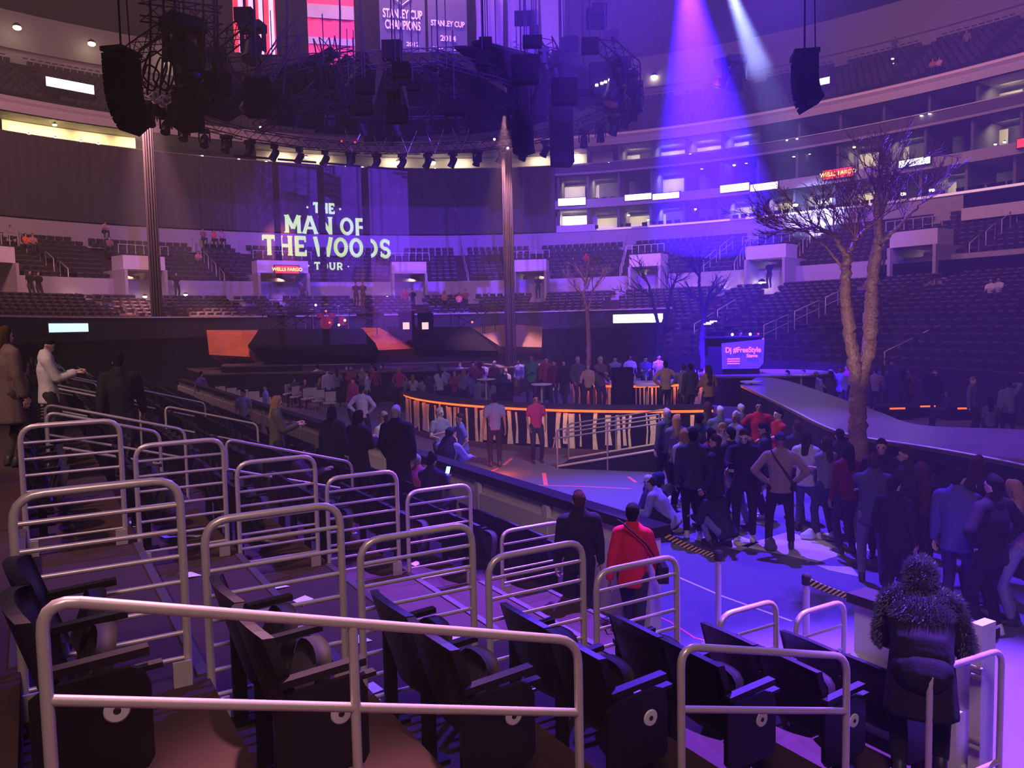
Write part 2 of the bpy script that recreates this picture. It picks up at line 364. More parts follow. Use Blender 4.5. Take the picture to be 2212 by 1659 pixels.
for k in range(0, 7):
    place_seat(proto_e, row_s(k)+.13, 3.52, row_z(k), 'black folded seat with pale disc, aisle end of the %s row behind the handrails' % ROWN[k], 'near seats behind the handrails')
    place_seat(proto, row_s(k)+.13, 4.04, row_z(k), 'black folded seat, inner one of the %s row beside the near guard rails' % ROWN[k], 'near seats behind the handrails')
AISLES = [(10.35, 11.45), (15.6, 16.7), (21.0, 22.1), (27.0, 28.1)]
nseat = 14; far_seats = []
for k in range(0, 7):
    t = TQ+.35; i = 0
    while t < 39.5:
        if any(a-.25 < t < b+.25 for a, b in AISLES): t += .1; continue
        if t < 31.5 and nseat < 298:
            pr = proto if t < 15 else proto_l
            place_seat(pr, row_s(k)+.13, t, row_z(k), 'dark folded seat, %s from the far guard rails in the %s row' % (ordn(i), ROWN[k]), 'rows of folded seats beyond the steps'); nseat += 1; i += 1
        else: far_seats.append((row_s(k)+.13, t, row_z(k)))
        t += .54
for p in (proto, proto_e, proto_l):
    for c in list(p.children):
        for g in list(c.children): bpy.data.objects.remove(g)
        bpy.data.objects.remove(c)
    bpy.data.objects.remove(p)
mb = MB(); EX = (UV, NV, Vector((0, 0, 1)))
for s, t, z in far_seats:
    mb.box(st(s-.02, t, z+.6), (.46, .06, .46), EX); mb.box(st(s+.13, t, z+.56), (.42, .07, .34), EX)
tag(mb.build('far_near_side_seats', M['seatp']), 'unlit folded seats at the far end of the near stand', 'seats', kind='stuff')
for ai, (a, b) in enumerate(AISLES[:3]):
    nm = ['nearest', 'middle', 'farthest'][ai]
    for (sa, sb, w_) in ((.1, 1.25, 'upper'), (2.0, 3.6, 'lower')):
        aisle_rail(a, sa, sb, base_z(sa)+.95, base_z(sa)+.95-(sb-sa)*.286, [], .38, '%s handrail of the %s aisle beyond the steps' % (w_, nm), .019, 'aisle handrails beyond the steps')
    aisle_rail(b+.05, .1, 1.7, base_z(.1)+.95, base_z(.1)+.95-1.6*.286, [], .38, 'handrail on the far side of the %s aisle beyond the steps' % nm, .019, 'aisle handrails beyond the steps')

# ================================================================= THE FAR BOWL
A0, A1, NS = R_(-62), R_(152), 180
LOW = [(-14.6+.72*i, 3.15+.19*i) for i in range(9)]
EXT = [(-15.32-.66*i, 2.93-.24*i) for i in range(8)]          # lower rows (front edge of each tread)
UPR = [(-6.8+.71*i, 5.85+.30*i) for i in range(9)]           # rows above the cross wall
DEK = [(2.4+.7*i, 17.0+.40*i) for i in range(11)]            # upper deck
prof = [(-14.9, 3.10)]
for o, z in LOW: prof += [(o, z), (o+.72, z)]
prof += [(-8.1, 4.69), (-7.9, 4.69)]
struct('terrace_lower', MB().sweep(prof, A0, A1, NS), M['tread'])
AX = phi_px(1452, -15)
struct('wall_rows_front', MB().sweepc([(-15.0, 3.1), (-14.9, 3.1), (-14.9, 3.98), (-15.0, 3.98)], AX, A1, NS), M['dark'])
prof = [(-20.1, 0), (-20.1, 1.9), (-20.0, 1.9), (-20.0, 1.25)]
for o, z in EXT[::-1]: prof += [(o, z), (o+.66, z)]
prof += [(-14.6, 3.0), (-14.6, 3.15)]
mb = MB().sweep(prof, A0, AX, 60); mb.add([ring(AX, o, z) for o, z in prof]+[ring(AX, -14.6, 0)], [tuple(range(len(prof)+1))])
struct('terrace_floor_side', mb, M['tread'])
mb = MB().sweep([(-14.9, 0), (-14.9, 3.12)], AX, A1, 80); struct('wall_black_drape', mb, M['black'])
struct('trim_2', MB().sweepc([(-15.06, 3.98), (-14.86, 3.98), (-14.86, 4.04), (-15.06, 4.04)], AX, A1, NS), M['wall'])
# box seats ledge: left piece, middle piece and right piece as the aisles cut them
def sweep_px(prof, pxs, o, n=None):
    mb = MB()
    for x0, x1 in pxs:
        a, b = phi_px(x0, o), phi_px(x1, o); mb.sweepc(prof, b, a, max(2, int(abs(a-b)/.03)))
    return mb
LEDGE = [(165, 412), (440, 560), (570, 866), (1375, 1600), (1895, 2420)]
struct('wall_boxes', sweep_px([(-8.0, 4.5), (-7.85, 4.5), (-7.85, 5.02), (-8.0, 5.02)], LEDGE, -8), M['wall'])
struct('trim_3', sweep_px([(-8.06, 5.02), (-7.79, 5.02), (-7.79, 5.07), (-8.06, 5.07)], LEDGE, -8), M['fascia'])
prof = [(-7.9, 4.69), (-6.85, 4.69), (-6.85, 6.12)]
for o, z in UPR: prof += [(o+.02, z), (o+.71, z)]
prof += [(-.38, 8.25)]
prof[3] = (-6.80, 6.12)
struct('terrace_middle', MB().sweep(prof[3:], A0, A1, NS), M['tread'])
struct('wall_cross', MB().sweep([(-7.9, 4.69), (-6.85, 4.69), (-6.85, 6.16), (-6.7, 6.16)], A0, A1, NS), M['wall'])
struct('wall_back_of_rows', MB().sweep([(-.40, 8.2), (-.40, 9.72)], A0, A1, NS), M['wall'])
struct('trim_4', MB().sweepc([(-.48, 9.72), (-.2, 9.72), (-.2, 9.84), (-.48, 9.84)], A0, phi_px(1205, 0), 60), M['fascia'])
# suite storeys
def storey(n, zf, zfas0, zfas1, o, m, deep=5.0):
    struct('floor_suite_%d' % n, MB().sweep([(o, zf), (o+deep, zf)], A0, A1, NS), M['suited'])
    struct('trim_fascia_%d' % n, MB().sweepc([(o-.12, zfas0), (o+.1, zfas0), (o+.1, zfas1), (o-.12, zfas1)], A0, A1, NS), m)
    struct('ceiling_suite_%d' % n, MB().sweep([(o-.1, zfas0), (o+deep, zfas0)], A0, A1, NS), M['suited'])
storey(1, 9.7, 11.45, 12.05, .47, M['wall'])
storey(2, 11.75, 13.95, 14.62, 1.27, M['wall'])
struct('floor_suite_3', MB().sweep([(1.4, 13.98), (6.5, 13.98)], A0, A1, NS), M['suited'])
struct('trim_fascia_3', MB().sweepc([(1.55, 15.95), (1.9, 15.95), (1.9, 16.8), (1.70, 16.82), (1.6, 16.6), (1.75, 16.45)], A0, A1, NS), M['fascia'])
struct('ceiling_suite_3', MB().sweep([(1.6, 15.95), (6.5, 15.95)], A0, A1, NS), M['suite'])
struct('wall_suite_back', MB().sweep([(5.4, 9.6), (5.4, 17)], A0, A1, NS), M['suited'])
prof = [(1.8, 16.75), (2.4, 16.75)]
for o, z in DEK: prof += [(o, z), (o+.7, z)]
struct('terrace_upper', MB().sweep(prof+[(10.0, 21.0)], A0, A1, NS), M['dark'])
struct('wall_upper', MB().sweep([(9.7, 21.0), (9.7, 21.9), (9.5, 21.95), (9.5, 24.35), (9.9, 24.35)], A0, A1, NS), M['wall'])
struct('wall_top', MB().sweep([(9.9, 24.35), (14, 25.0), (14, 34)], A0, A1, NS), M['black'])
struct('ceiling', MB().prism([ring(A0+(R_(360))*i/60, 14)[:2] for i in range(60)], 33.5, 34), M['black'])

# partitions and lit backs of the suites
mb1, mb2 = MB(), MB(); R = random.Random(3)
px = 1210; cells = []
while px < 2500:
    a = phi_px(px, .5); cells.append(a); px += 62+(px-1200)*.045
for lev, (z0, z1, o) in enumerate([(9.7, 11.45, .9), (11.75, 13.95, 1.6), (13.98, 15.95, 2.2)]):
    for i, a in enumerate(cells):
        p, nn, tg = ring_frame(a, o, 0); q = p-nn*4.0
        mb1.box(((p.x+q.x)/2, (p.y+q.y)/2, (zr(z0)+zr(z1))/2), (.18, 4.0, (z1-z0)*KB), (tg, nn, Vector((0, 0, 1))))
        if i+1 < len(cells) and R.random() < .62:
            b = cells[i+1]; e = R.choice([.3, .55, .85])
            m_ = MB(); m_.sweep([(4.6, z0+.2), (4.6, z1-.25)], a-.004, a+(b-a)*e, 3); mb2.add(m_.v, m_.f)
            p2, n2, t2 = ring_frame(a+(b-a)*.45, 3.4, z1-.1)
            lg = area('suite_lamp', p2, p2-n2*1.0+Vector((0, 0, -2)), (1, .84, .55), 50, 1.2, .5)
struct('wall_suite_partitions', mb1, M['suited']); struct('wall_suite_panels', mb2, M['suite'])
for x in (60, 130, 215, 300):   # the open lounge on the top suite level, seen at the left
    p, n_, t_ = ring_frame(phi_px(x, 4), 2.9, 15.7); area('lounge_lamp', p, p+Vector((0, 0, -2))-n_, (1, .82, .45), 75, 2.0, 1)
m_ = MB(); m_.sweep([(3.6, 14.0), (3.6, 15.9)], phi_px(12, 5), phi_px(300, 5), 8); m_.sweep([(3.6, 14.0), (3.6, 15.9)], phi_px(560, 5), phi_px(1330, 5), 14)
struct('wall_lounge', m_, M['suite'])
for x in (620, 700, 860, 1000, 1170, 1240):
    p, n_, t_ = ring_frame(phi_px(x, 4), 2.9, 15.7); area('lounge_lamp', p, p+Vector((0, 0, -2))-n_, (1, .78, .62), 55, 1.5, .8)

# small bright lamps: (px, py, o, r, word)
def small_lamp(x, y, o, r, label, grp, m='lamp', name='ceiling_lamp', cat='lamp'):
    p = ring(phi_px(x, o), o); dep = p.y; p = at_d(x, y, dep)
    t = thing(name, p, label, cat, grp)
    MB().sphere((0, 0, 0), (r, r, r*.55), 10, 6).build('lamp_glass', M[m], t, False)
    MB().lathe([(r*.9, 0), (r*.9, r*.4), (r*.3, r*.9)], (0, 0, r*.35), 10).build('housing', M['dark'], t, False)
    return t
for x, y, w_ in [(37, 60, 'leftmost'), (198, 95, 'second from the left'), (367, 125, 'third from the left'), (1165, 178, 'beside the hanging white banners'), (1413, 166, 'beside the violet beam')]:
    small_lamp(x, y, 9.3, .30, 'bright round lamp high on the upper wall, %s' % w_, 'lamps along the upper wall')
for i, (x, y) in enumerate([(1388, 306), (1374, 374), (1402, 306), (1487, 299), (1511, 294), (1490, 368), (1516, 364), (1586, 357), (1612, 352), (1748, 257), (1849, 240), (1980, 212), (2084, 188), (2122, 180), (1749, 332), (1845, 318), (1715, 338), (2093, 362), (2117, 355), (2145, 405), (1327, 448), (1351, 446), (1358, 465), (1560, 431), (1577, 428), (1236, 449), (1502, 452)]):
    lev = 'top' if y < 300 else 'middle' if y < 400 and not (x > 2000 and y > 330) else 'bottom'
    small_lamp(x, y, 3.2, .11, 'tiny warm ceiling lamp in a suite on the %s balcony, %s along' % (lev, ordn(i)), 'ceiling lamps of the suites')
for i, (x, y, r) in enumerate([(166, 639, .13), (313, 641, .13), (401, 637, .13), (836, 641, .13), (682, 659, .1), (1496, 624, .13), (1561, 621, .13), (1614, 615, .24), (1646, 612, .24), (1376, 507, .14), (1381, 493, .14), (1590, 492, .14), (1599, 477, .12), (1718, 443, .2), (1831, 453, .13), (1950, 419, .22), (2013, 411, .18), (1400, 475, .1)]):
    small_lamp(x, y, -7.2 if y > 560 else -.2, r, 'small bright lamp on the %s, %s from the left' % ('box ledge of the far stand' if y > 560 else 'edge of the club balcony', ordn(i if y > 560 else i-9)), 'little lamps of the far stand', 'lampw', 'wall_lamp')
for i, (x, y) in enumerate([(62, 290), (120, 297), (175, 305), (212, 311), (437, 337), (516, 344), (575, 349), (697, 357), (748, 359), (783, 361), (806, 361), (920, 364), (940, 364), (1040, 364), (1420, 345), (1441, 342), (1462, 339), (1491, 333), (1225, 357), (1270, 353), (1315, 350), (1700, 303), (1722, 300), (1990, 250), (2008, 246), (2150, 312), (2170, 307)]):
    small_lamp(x, y, 1.2, .085, 'glint of a lamp on the glass rail above the curtain, %s along' % ordn(i), 'rail lamps above the curtain', 'lampw', 'rail_lamp')
for i, (x, y) in enumerate([(862, 352), (934, 352), (648, 335), (118, 270), (662, 340)]):
    small_lamp(x, y, 3.0, .30 if i < 2 else .15, 'glaring lamp of the lounge under the lighting rig, %s one' % ['left', 'right', 'small', 'far left', 'smallest'][i], None)
# rail of glass above the curtain
gl = mat('rail_glass', (.10, .08, .11), .15, alpha=.55, var=0)
struct('window_1', MB().sweepc([(1.12, 14.1), (1.16, 14.1), (1.16, 14.66), (1.12, 14.66)], A0, A1, NS), gl)
struct('trim_5', MB().sweepc([(1.10, 14.66), (1.2, 14.66), (1.2, 14.71), (1.10, 14.71)], A0, A1, NS), M['rail'])

# the curtain: separate drops hung from the top suite level
cx = [-420, -300, -180, -60, 60, 190, 320, 445, 512, 602, 698, 792, 884, 990, 1096, 1204]
for i in range(len(cx)-1):
    if cx[i] < -70: continue
    a, b = phi_px(cx[i], .3), phi_px(cx[i+1], .3); vs, fs = [], []; n = 18
    m_ = MB()
    for q in range(n+1):
        an = a+(b-a)*(q/n)*.992; o = .25+.035*math.sin(q*2.1)
        for z in (9.9, 12.2, 14.5): vs.append(ring(an, o, z))
    for q in range(n+1): 
        for z in (9.9, 12.2, 14.5): vs.append(ring(a+(b-a)*(q/n)*.992, .31+.035*math.sin(q*2.1), z))
    K = (n+1)*3; f = [(q*3+j, q*3+j+1, q*3+j+4, q*3+j+3) for q in range(n) for j in range(2)]
    m_.add(vs, f+[tuple(x+K for x in g[::-1]) for g in f], True)
    o = m_.build('curtain', M['curtain'])
    tag(o, 'dark drop of the blackout curtain over the far suites, %s from the left' % ordn(max(0, i-3)), 'curtain', 'blackout curtains of the far end')

# lit display boards on the fascias
def board(x0, x1, yt, yb, o, m, label, text=None, th=.12, cat='display', name='led_display', tm=None):
    p0, p1 = ring(phi_px(x0, o), o), ring(phi_px(x1, o), o)
    a = at_d(x0, yb[0] if isinstance(yb, tuple) else yb, p0.y); b = at_d(x1, yb[1] if isinstance(yb, tuple) else yb, p1.y)
    h = ((yb[0] if isinstance(yb, tuple) else yb)-(yt[0] if isinstance(yt, tuple) else yt))*p0.y/F_PX
    b = Vector((b.x, b.y, a.z)); d = (b-a).normalized(); nn = d.cross(Vector((0, 0, 1)))
    t = thing(name, a, label, cat)
    P = [a, b, b+Vector((0, 0, h)), a+Vector((0, 0, h))]
    MB().plate(P, nn, .03).build('screen', M[m], t)
    c = (a+b)/2+Vector((0, 0, h/2))-nn*.09
    MB().box(c, ((b-a).length+.12, .16, h+.12), (d, nn, Vector((0, 0, 1)))).build('casing', M['dark'], t)
    if text: sign_text(text, (a+b)/2+nn*.06+Vector((0, 0, h*.5)), d, h*.62, tm, t)
    return t
def sign_text(s, c, d, size, m, parent, name='lettering', bold=.02, width=None, fit=None, up=None, world=True):
    cu = bpy.data.curves.new(name, 'FONT'); cu.body = s; cu.size = size; cu.align_x = 'CENTER'; cu.align_y = 'CENTER'; cu.offset = bold*size; cu.extrude = .006; cu.space_line = .9
    o = bpy.data.objects.new(name, cu); COL.objects.link(o)
    dg = bpy.context.evaluated_depsgraph_get(); me = bpy.data.meshes.new_from_object(o.evaluated_get(dg)); bpy.data.objects.remove(o)
    d = Vector(d).normalized(); z = up or Vector((0, 0, 1)); n = d.cross(z)
    if fit:
        xs = [v.co.x for v in me.vertices]; k = fit/(max(xs)-min(xs)) if xs else 1
    else: k = 1
    off = Vector(parent['_w']) if world else Vector((0, 0, 0))
    for v in me.vertices: v.co = Vector(c)+d*(v.co.x*k)+z*v.co.y+n*v.co.z-off
    me.materials.clear(); me.materials.append(m); q = bpy.data.objects.new(name, me); COL.objects.link(q); q.parent = parent; q['_w'] = tuple(off); return q
L = [(1206, 1265, (430, 425), (445, 443), 'ledw', 'bright white display board on the suite fascia right beside the curtain edge'),
     (1350, 1407, (422, 419), (434, 431), 'ledp', 'left one of a close pair of pinkish display boards on the suite fascia'),
     (1410, 1467, (420, 411), (432, 425), 'ledp', 'right one of a close pair of pinkish display boards on the suite fascia'),
     (1556, 1618, (402, 399), (417, 413), 'ledp', 'left one of the pair of pink display boards under the violet beam'),
     (1621, 1680, (400, 393), (414, 404), 'ledp', 'right one of the pair of pink display boards under the violet beam'),
     (1942, 2009, (349, 339), (363, 353), 'ledw', 'white display board on the suite fascia behind the big tree top'),
     (2197, 2260, (302, 294), (320, 312), 'ledr', 'red display board cut off by the right edge of the view')]
for x0, x1, yt, yb, m_, lb in L: board(x0, x1, yt, yb, .25, m_, lb)
board(1778, 1844, 370, (389, 379), .25, 'ledr', 'red display board with yellow lettering on the right suite fascia', 'WELLS FARGO', tm=M['ledy'])
board(595, 646, 574, 590, -8.5, 'ledr', 'small red sign with yellow lettering over the portal behind the projected words', 'WELLS FARGO', tm=M['ledy'])
board(100, 203, (166, 184), (185, 199), 3.0, 'ledw', 'long white display board hanging over the upper deck, far left')
board(1730, 1792, (180, 168), (193, 182), 3.2, 'ledw', 'white display board on the upper deck right of the white beam')
board(826, 907, 252, 267, 3.0, 'ledw', 'white display board seen through the middle of the lighting rig')
board(106, 190, 699, 718, -15.2, 'ledb', 'pale blue display board low behind the person in the white jacket')
board(1325, 1432, 680, 698, -15.2, 'ledg', 'long glowing greenish white board below the front row behind the trees')

# ---- portals cut into the rows
def portal(x, w_, label, bright=1.0, o0=-8.2):
    a = phi_px(x, o0); p, nn, tg = ring_frame(a, o0, 0); Z = Vector((0, 0, 1)); fr = (tg, nn, Z)
    c = lambda i, j, k: p+tg*i-nn*j+Z*zr(k)
    t = thing('portal', c(0, 0, 4.4), label, 'portal', 'entrances in the far stand')
    MB().box(c(-w_/2, 2.6, 5.55), (.18, 5.2, 2.5), fr).box(c(w_/2, 2.6, 5.55), (.18, 5.2, 2.5), fr).build('side_wall', M['wall'], t)
    MB().box(c(0, 1.0, 6.95), (w_+.12, 1.6, .85), fr).build('lintel', M['fascia'], t)
    MB().box(c(0, 5.0, 5.5), (w_, .15, 3.0), fr).build('back_wall', M['suite'], t)
    MB().box(c(0, 2.5, 4.62), (w_, 5, .1), fr).build('threshold', M['tread'], t)
    area('portal_lamp', c(w_*.2, 3.4, 6.4), c(0, 3.6, 4.6), (1, .92, .72), 22*bright, .5, .4)
    m2 = MB()
    for i in range(7):
        q = c(-w_/2-.3+(w_+.6)*i/6, .2, 7.38); m2.tube([q, q+Z*.55], .025, 6)
    m2.tube([c(-w_/2-.3, .2, 7.38)+Z*.55, c(w_/2+.3, .2, 7.38)+Z*.55], .025, 6); m2.build('parapet_rail', M['rail'], t)
PORT = [(2, 2.4, 'far left'), (322, 2.5, 'beside the left hanging column'), (618, 3.4, 'under the small red sign'), (888, 2.4, 'right of the projected words'), (1146, 2.3, 'behind the right hanging column'), (1392, 2.2, 'left of the violet flooded rows'), (1650, 2.6, 'with two glaring lamps'), (1965, 2.6, 'right of the big tree')]
for x, w_, l in PORT: portal(x, w_, 'pink lit stand entrance, %s' % l, 3.2 if x in (618, 1650, 888, 1392) else 1.8)
pang = [(phi_px(x, -6), (w_/2+.2)) for x, w_, l in PORT]
# aisles run up the rows between portals
AP = [120, 255, 470, 565, 745, 880, 1010, 1165, 1345, 1600, 1720, 1960, 2130]
def near_any(a, lst, hw, o):
    return any(abs(a-b)*o < h for b, h in lst)
aang = [(phi_px(x, -5), .5) for x in AP]
mbs = MB(); mbd = MB(); Zv = Vector((0, 0, 1))
def far_seat(mb, p, nn, tg, z):
    b = p-nn*.10; X = tg*.21; B = Zv*.36
    z = zr(z); q = b+Vector((0, 0, z+.38)); vs = [q-X, q+X, q+X*.92+B-nn*.07, q-X*.92+B-nn*.07, q-X-nn*.06, q+X-nn*.06]
    c = p+nn*.06+Vector((0, 0, z+.46)); vs += [c-X*.9, c+X*.9, c+X*.85+Zv*.20+nn*.14, c-X*.85+Zv*.20+nn*.14]
    mb.add(vs, [(0, 1, 2, 3), (3, 2, 5, 4), (6, 7, 8, 9), (6, 9, 3, 0), (7, 1, 2, 8)])
def fill(mb, rows, a0, a1, aisles, ports, step=.53):
    for ri, (o, z) in enumerate(rows):
        a = a0
        while a < a1:
            p = ring(a, o+.35); rr = (p-ring(a+.002, o+.35)).length/.002
            if not near_any(a, aisles, 0, rr) and not (ports and near_any(a, ports, 0, rr)):
                p, nn, tg = ring_frame(a, o+.42); far_seat(mb, p, nn, tg, z)
            a += step/rr
fill(mbs, EXT, A0, AX-.01, aang, None)
fill(mbs, LOW, phi_px(2290, -12), phi_px(-120, -12), aang, None)
fill(mbs, [(-7.75, 4.69)], phi_px(2290, -8), phi_px(-120, -8), aang, pang)
fill(mbs, UPR[:3], phi_px(2290, -5), phi_px(-120, -5), aang, pang)
fill(mbs, UPR[3:], phi_px(2290, -5), phi_px(-120, -5), aang, None)
tag(mbs.build('far_stand_seats', M['farseat']), 'thousands of small folded seats in curved rows across the far stand', 'seats', kind='stuff')
daisle = [(a, .6) for a in [A0+.14*i for i in range(24)]]
fill(mbd, DEK, phi_px(2290, 6), phi_px(-120, 6), daisle, None)
tag(mbd.build('upper_deck_seats', M['farseat']), 'dark folded seats in steep rows on the upper deck', 'seats', kind='stuff')
mbx = MB()   # loose chairs on the suite balconies
for lev, (z, o) in enumerate([(9.7, 1.0), (11.75, 1.7), (13.98, 1.6), (13.98, 2.4)]):
    a = phi_px(2290, 2)
    while a < phi_px(-100, 2):
        if lev > 1 or a < phi_px(1205, 1):
            if random.random() < .8:
                p, nn, tg = ring_frame(a, o+.2*random.random()); far_seat(mbx, p, nn, tg, z); mbx.box(p+Zv*(zr(z)+.2), (.3, .3, .4), (tg, nn, Zv))
        a += .0165
tag(mbx.build('balcony_chairs', M['black_metal']), 'dark chairs lined up on the suite balconies', 'chairs', kind='stuff')
# aisle stairs with their posts
for i, (a, h) in enumerate(aang):
    t = None
    if AP[i] in (120, 470, 1010, 1345, 1600, 1720, 2130):
        p0 = ring(a, -6.7, 6.0); t = thing('stair_rail', p0, 'row of short pale posts beside the stair, %s stair of the far stand' % ordn(i), 'railing', 'stair rails in the far stand')
        for j, (o, z) in enumerate(UPR):
            if j % 2 == 0: q = ring(a, o+.2, z); q2 = ring(a, o+1.0, z+.42); MB().tube([q, q+Zv*.9, q2+Zv*.9, q2], .028, 6).build('rail_hoop', M['rail'], t)
# right side: the long sloping stair rails, one hoop after another up the rows
def stair_line(x0, y0, x1, y1, d0, d1, n, label):
    t = None; P = []
    for i in range(n): u = i/(n-1); P.append(at_d(x0+(x1-x0)*u, y0+(y1-y0)*u, d0+(d1-d0)*u))
    for i in range(0, n-1):
        a, b = P[i], P[i]+(P[i+1]-P[i])*.78
        t = thing('handrail', a-Zv*.9, '%s, %s hoop from the bottom' % (label, ordn(i)), 'handrail', 'stair handrails on the right')
        MB().tube([a-Zv*.9, a, b, b-Zv*.9], .027, 6).build('rail_frame', M['rail'], t)
        MB().tube([a-Zv*.42, b-Zv*.42], .022, 6).build('mid_rail', M['rail'], t)
        m_ = (a+b)/2; MB().tube([m_, m_-Zv*.9], .022, 6).build('post', M['rail'], t)
stair_line(1650, 703, 1850, 612, 38, 44, 4, 'sloping handrail left of the big tree')
stair_line(1911, 760, 2290, 575, 32, 39, 6, 'sloping handrail right of the big tree')
stair_line(1500, 700, 1600, 640, 44, 48, 3, 'small sloping handrail behind the booth')
stair_line(1520, 560, 1590, 505, 55, 60, 3, 'steep handrail in the violet flooded rows')
stair_line(1990, 520, 2085, 470, 49, 52, 3, 'high handrail right of the tree top')
# dark walkway recess with pink ledge at the right
a0, a1 = phi_px(2420, -7), phi_px(1899, -7)
struct('wall_recess', MB().sweepc([(-7.95, 5.1), (-6.9, 5.1), (-6.9, 5.85), (-7.95, 5.85)], a0, a1, 14), M['black'])
a0, a1 = phi_px(2420, -1.5), phi_px(2092, -1.5)
struct('wall_club_box', MB().sweepc([(-2.6, 8.1), (-1.0, 8.1), (-1.0, 8.7), (-2.6, 8.7)], a0, a1, 10), M['fascia'])
struct('wall_club_recess', MB().sweepc([(-2.4, 8.7), (-1.0, 8.7), (-1.0, 9.4), (-2.4, 9.4)], a0, a1, 10), M['black'])
# lit bar in the club box at the curtain edge
m_ = MB(); m_.sweep([(2.4, 9.75), (2.4, 11.2)], phi_px(1292, 2), phi_px(1204, 2), 5); struct('wall_bar', m_, M['suite'])
p, n_, t_ = ring_frame(phi_px(1235, 1), 1.2, 10.9); area('bar_lamp', p, p-n_*1.5-Zv*.8, (1, .82, .7), 160, 1.4, .4)
struct('wall_bar_front', sweep_px([(-.46, 9.72), (-.1, 9.72), (-.1, 10.2), (-.46, 10.2)], [(1206, 1288)], 0), M['fascia'])

# glowing edge strips on the rail of the club balcony
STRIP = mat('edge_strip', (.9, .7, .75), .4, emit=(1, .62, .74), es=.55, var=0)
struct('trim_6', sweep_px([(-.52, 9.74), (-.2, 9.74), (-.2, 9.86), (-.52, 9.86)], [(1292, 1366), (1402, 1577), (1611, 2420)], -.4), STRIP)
struct('trim_7', sweep_px([(1.54, 16.62), (1.74, 16.62), (1.74, 16.74), (1.54, 16.74)], [(1150, 2420)], 1.6), mat('pink_lit_edge', (.95, .62, .68), .5, emit=(1, .45, .55), es=.12, var=0))  # faint emission stands in for pink light on the deck fascia

# ================================================================= LIGHTING RIG OVER THE STAGE
RIGC = Vector((-4.2, 31.0, 0)); Z1 = Vector((0, 0, 1))
def truss(mb, a, b, w_=.42, n=None, r=.026):
    a, b = Vector(a), Vector(b); d = (b-a).normalized(); s = d.cross(Z1); s = s.normalized() if s.length > .01 else Vector((1, 0, 0)); u = s.cross(d)
    C = [s*(w_/2*i)+u*(w_/2*j) for i, j in ((-1, -1), (1, -1), (1, 1), (-1, 1))]
    for c in C: mb.tube([a+c, b+c], r, 5)
    n = n or max(2, int((b-a).length/w_))
    for i in range(n):
        p, q = a+(b-a)*(i/n), a+(b-a)*((i+1)/n)
        for k in range(4):
            x, y = C[k], C[(k+1) % 4]; mb.tube([p+(x if i % 2 else y), q+(y if i % 2 else x)], r*.55, 4, caps=False)
def ring_truss(name, rad, z, n, label):
    t = thing(name, RIGC+Z1*z, label, 'truss')
    for i in range(n):
        a0, a1 = 2*math.pi*i/n, 2*math.pi*(i+.97)/n; mb = MB()
        if 222 < math.degrees(a0) < 318: continue       # the ring is open towards the hall
        truss(mb, RIGC+Vector((rad*math.cos(a0), rad*math.sin(a0), z)), RIGC+Vector((rad*math.cos(a1), rad*math.sin(a1), z)))
        mb.build('truss_segment', M['truss'], t)
    return t
ring_truss('lighting_truss', 9.0, 11.95, 20, 'large round black lighting truss hanging over the stage, the lowest ring')
ring_truss('lighting_truss', 6.2, 12.9, 14, 'smaller round black truss inside the large hanging ring')
for i, (a, w_) in enumerate([(20, 'right'), (60, 'far right'), (100, 'middle'), (140, 'far left'), (175, 'left')]):
    c, s_ = math.cos(R_(a)), math.sin(R_(a)); mb = MB(); truss(mb, RIGC+Vector((9*c, 9*s_, 12.3)), RIGC+Vector((1.5*c, 1.5*s_, 13.6)))
    o = mb.build('spoke_truss', M['truss']); tag(o, 'straight black truss like a spoke between the round trusses, pointing %s' % w_, 'truss')
# dark scenic wedges roofing the far half of the rig
R = random.Random(11)
for i in range(11):
    a = R_(8+15.2*i); h = R_(8.3); zz = 12.6+R.uniform(-.2, .5)
    P = [RIGC+Vector((math.cos(a-h)*8.6, math.sin(a-h)*8.6, zz-.3)), RIGC+Vector((math.cos(a+h)*8.7, math.sin(a+h)*8.7, zz-.35)), RIGC+Vector((math.cos(a+h*.6)*3.0, math.sin(a+h*.6)*3.0, zz+1.3)), RIGC+Vector((math.cos(a-h*.6)*3.2, math.sin(a-h*.6)*3.2, zz+1.2))]
    o = MB().plate(P, (0, 0, 1), .12).build('scenic_panel', M['black']); tag(o, 'black scenic roof wedge hung inside the round lighting rig', 'panel', 'black roof wedges of the rig')
for i in range(5):
    a = R_(70+9*i); P0 = RIGC+Vector((math.cos(a)*8.0, math.sin(a)*8.0, 13.3)); P1_ = RIGC+Vector((math.cos(a+.1)*8.3, math.sin(a+.1)*8.3, 11.6)); P2_ = RIGC+Vector((math.cos(a+.17)*8.0, math.sin(a+.17)*8.0, 13.2))
    t = MB().tube([P0, P1_, P2_], .03, 5).build('bracing_cable', M['rail']); tag(t, 'thin diagonal rod making a zigzag under the far side of the rig', 'rod', 'zigzag rods under the rig')
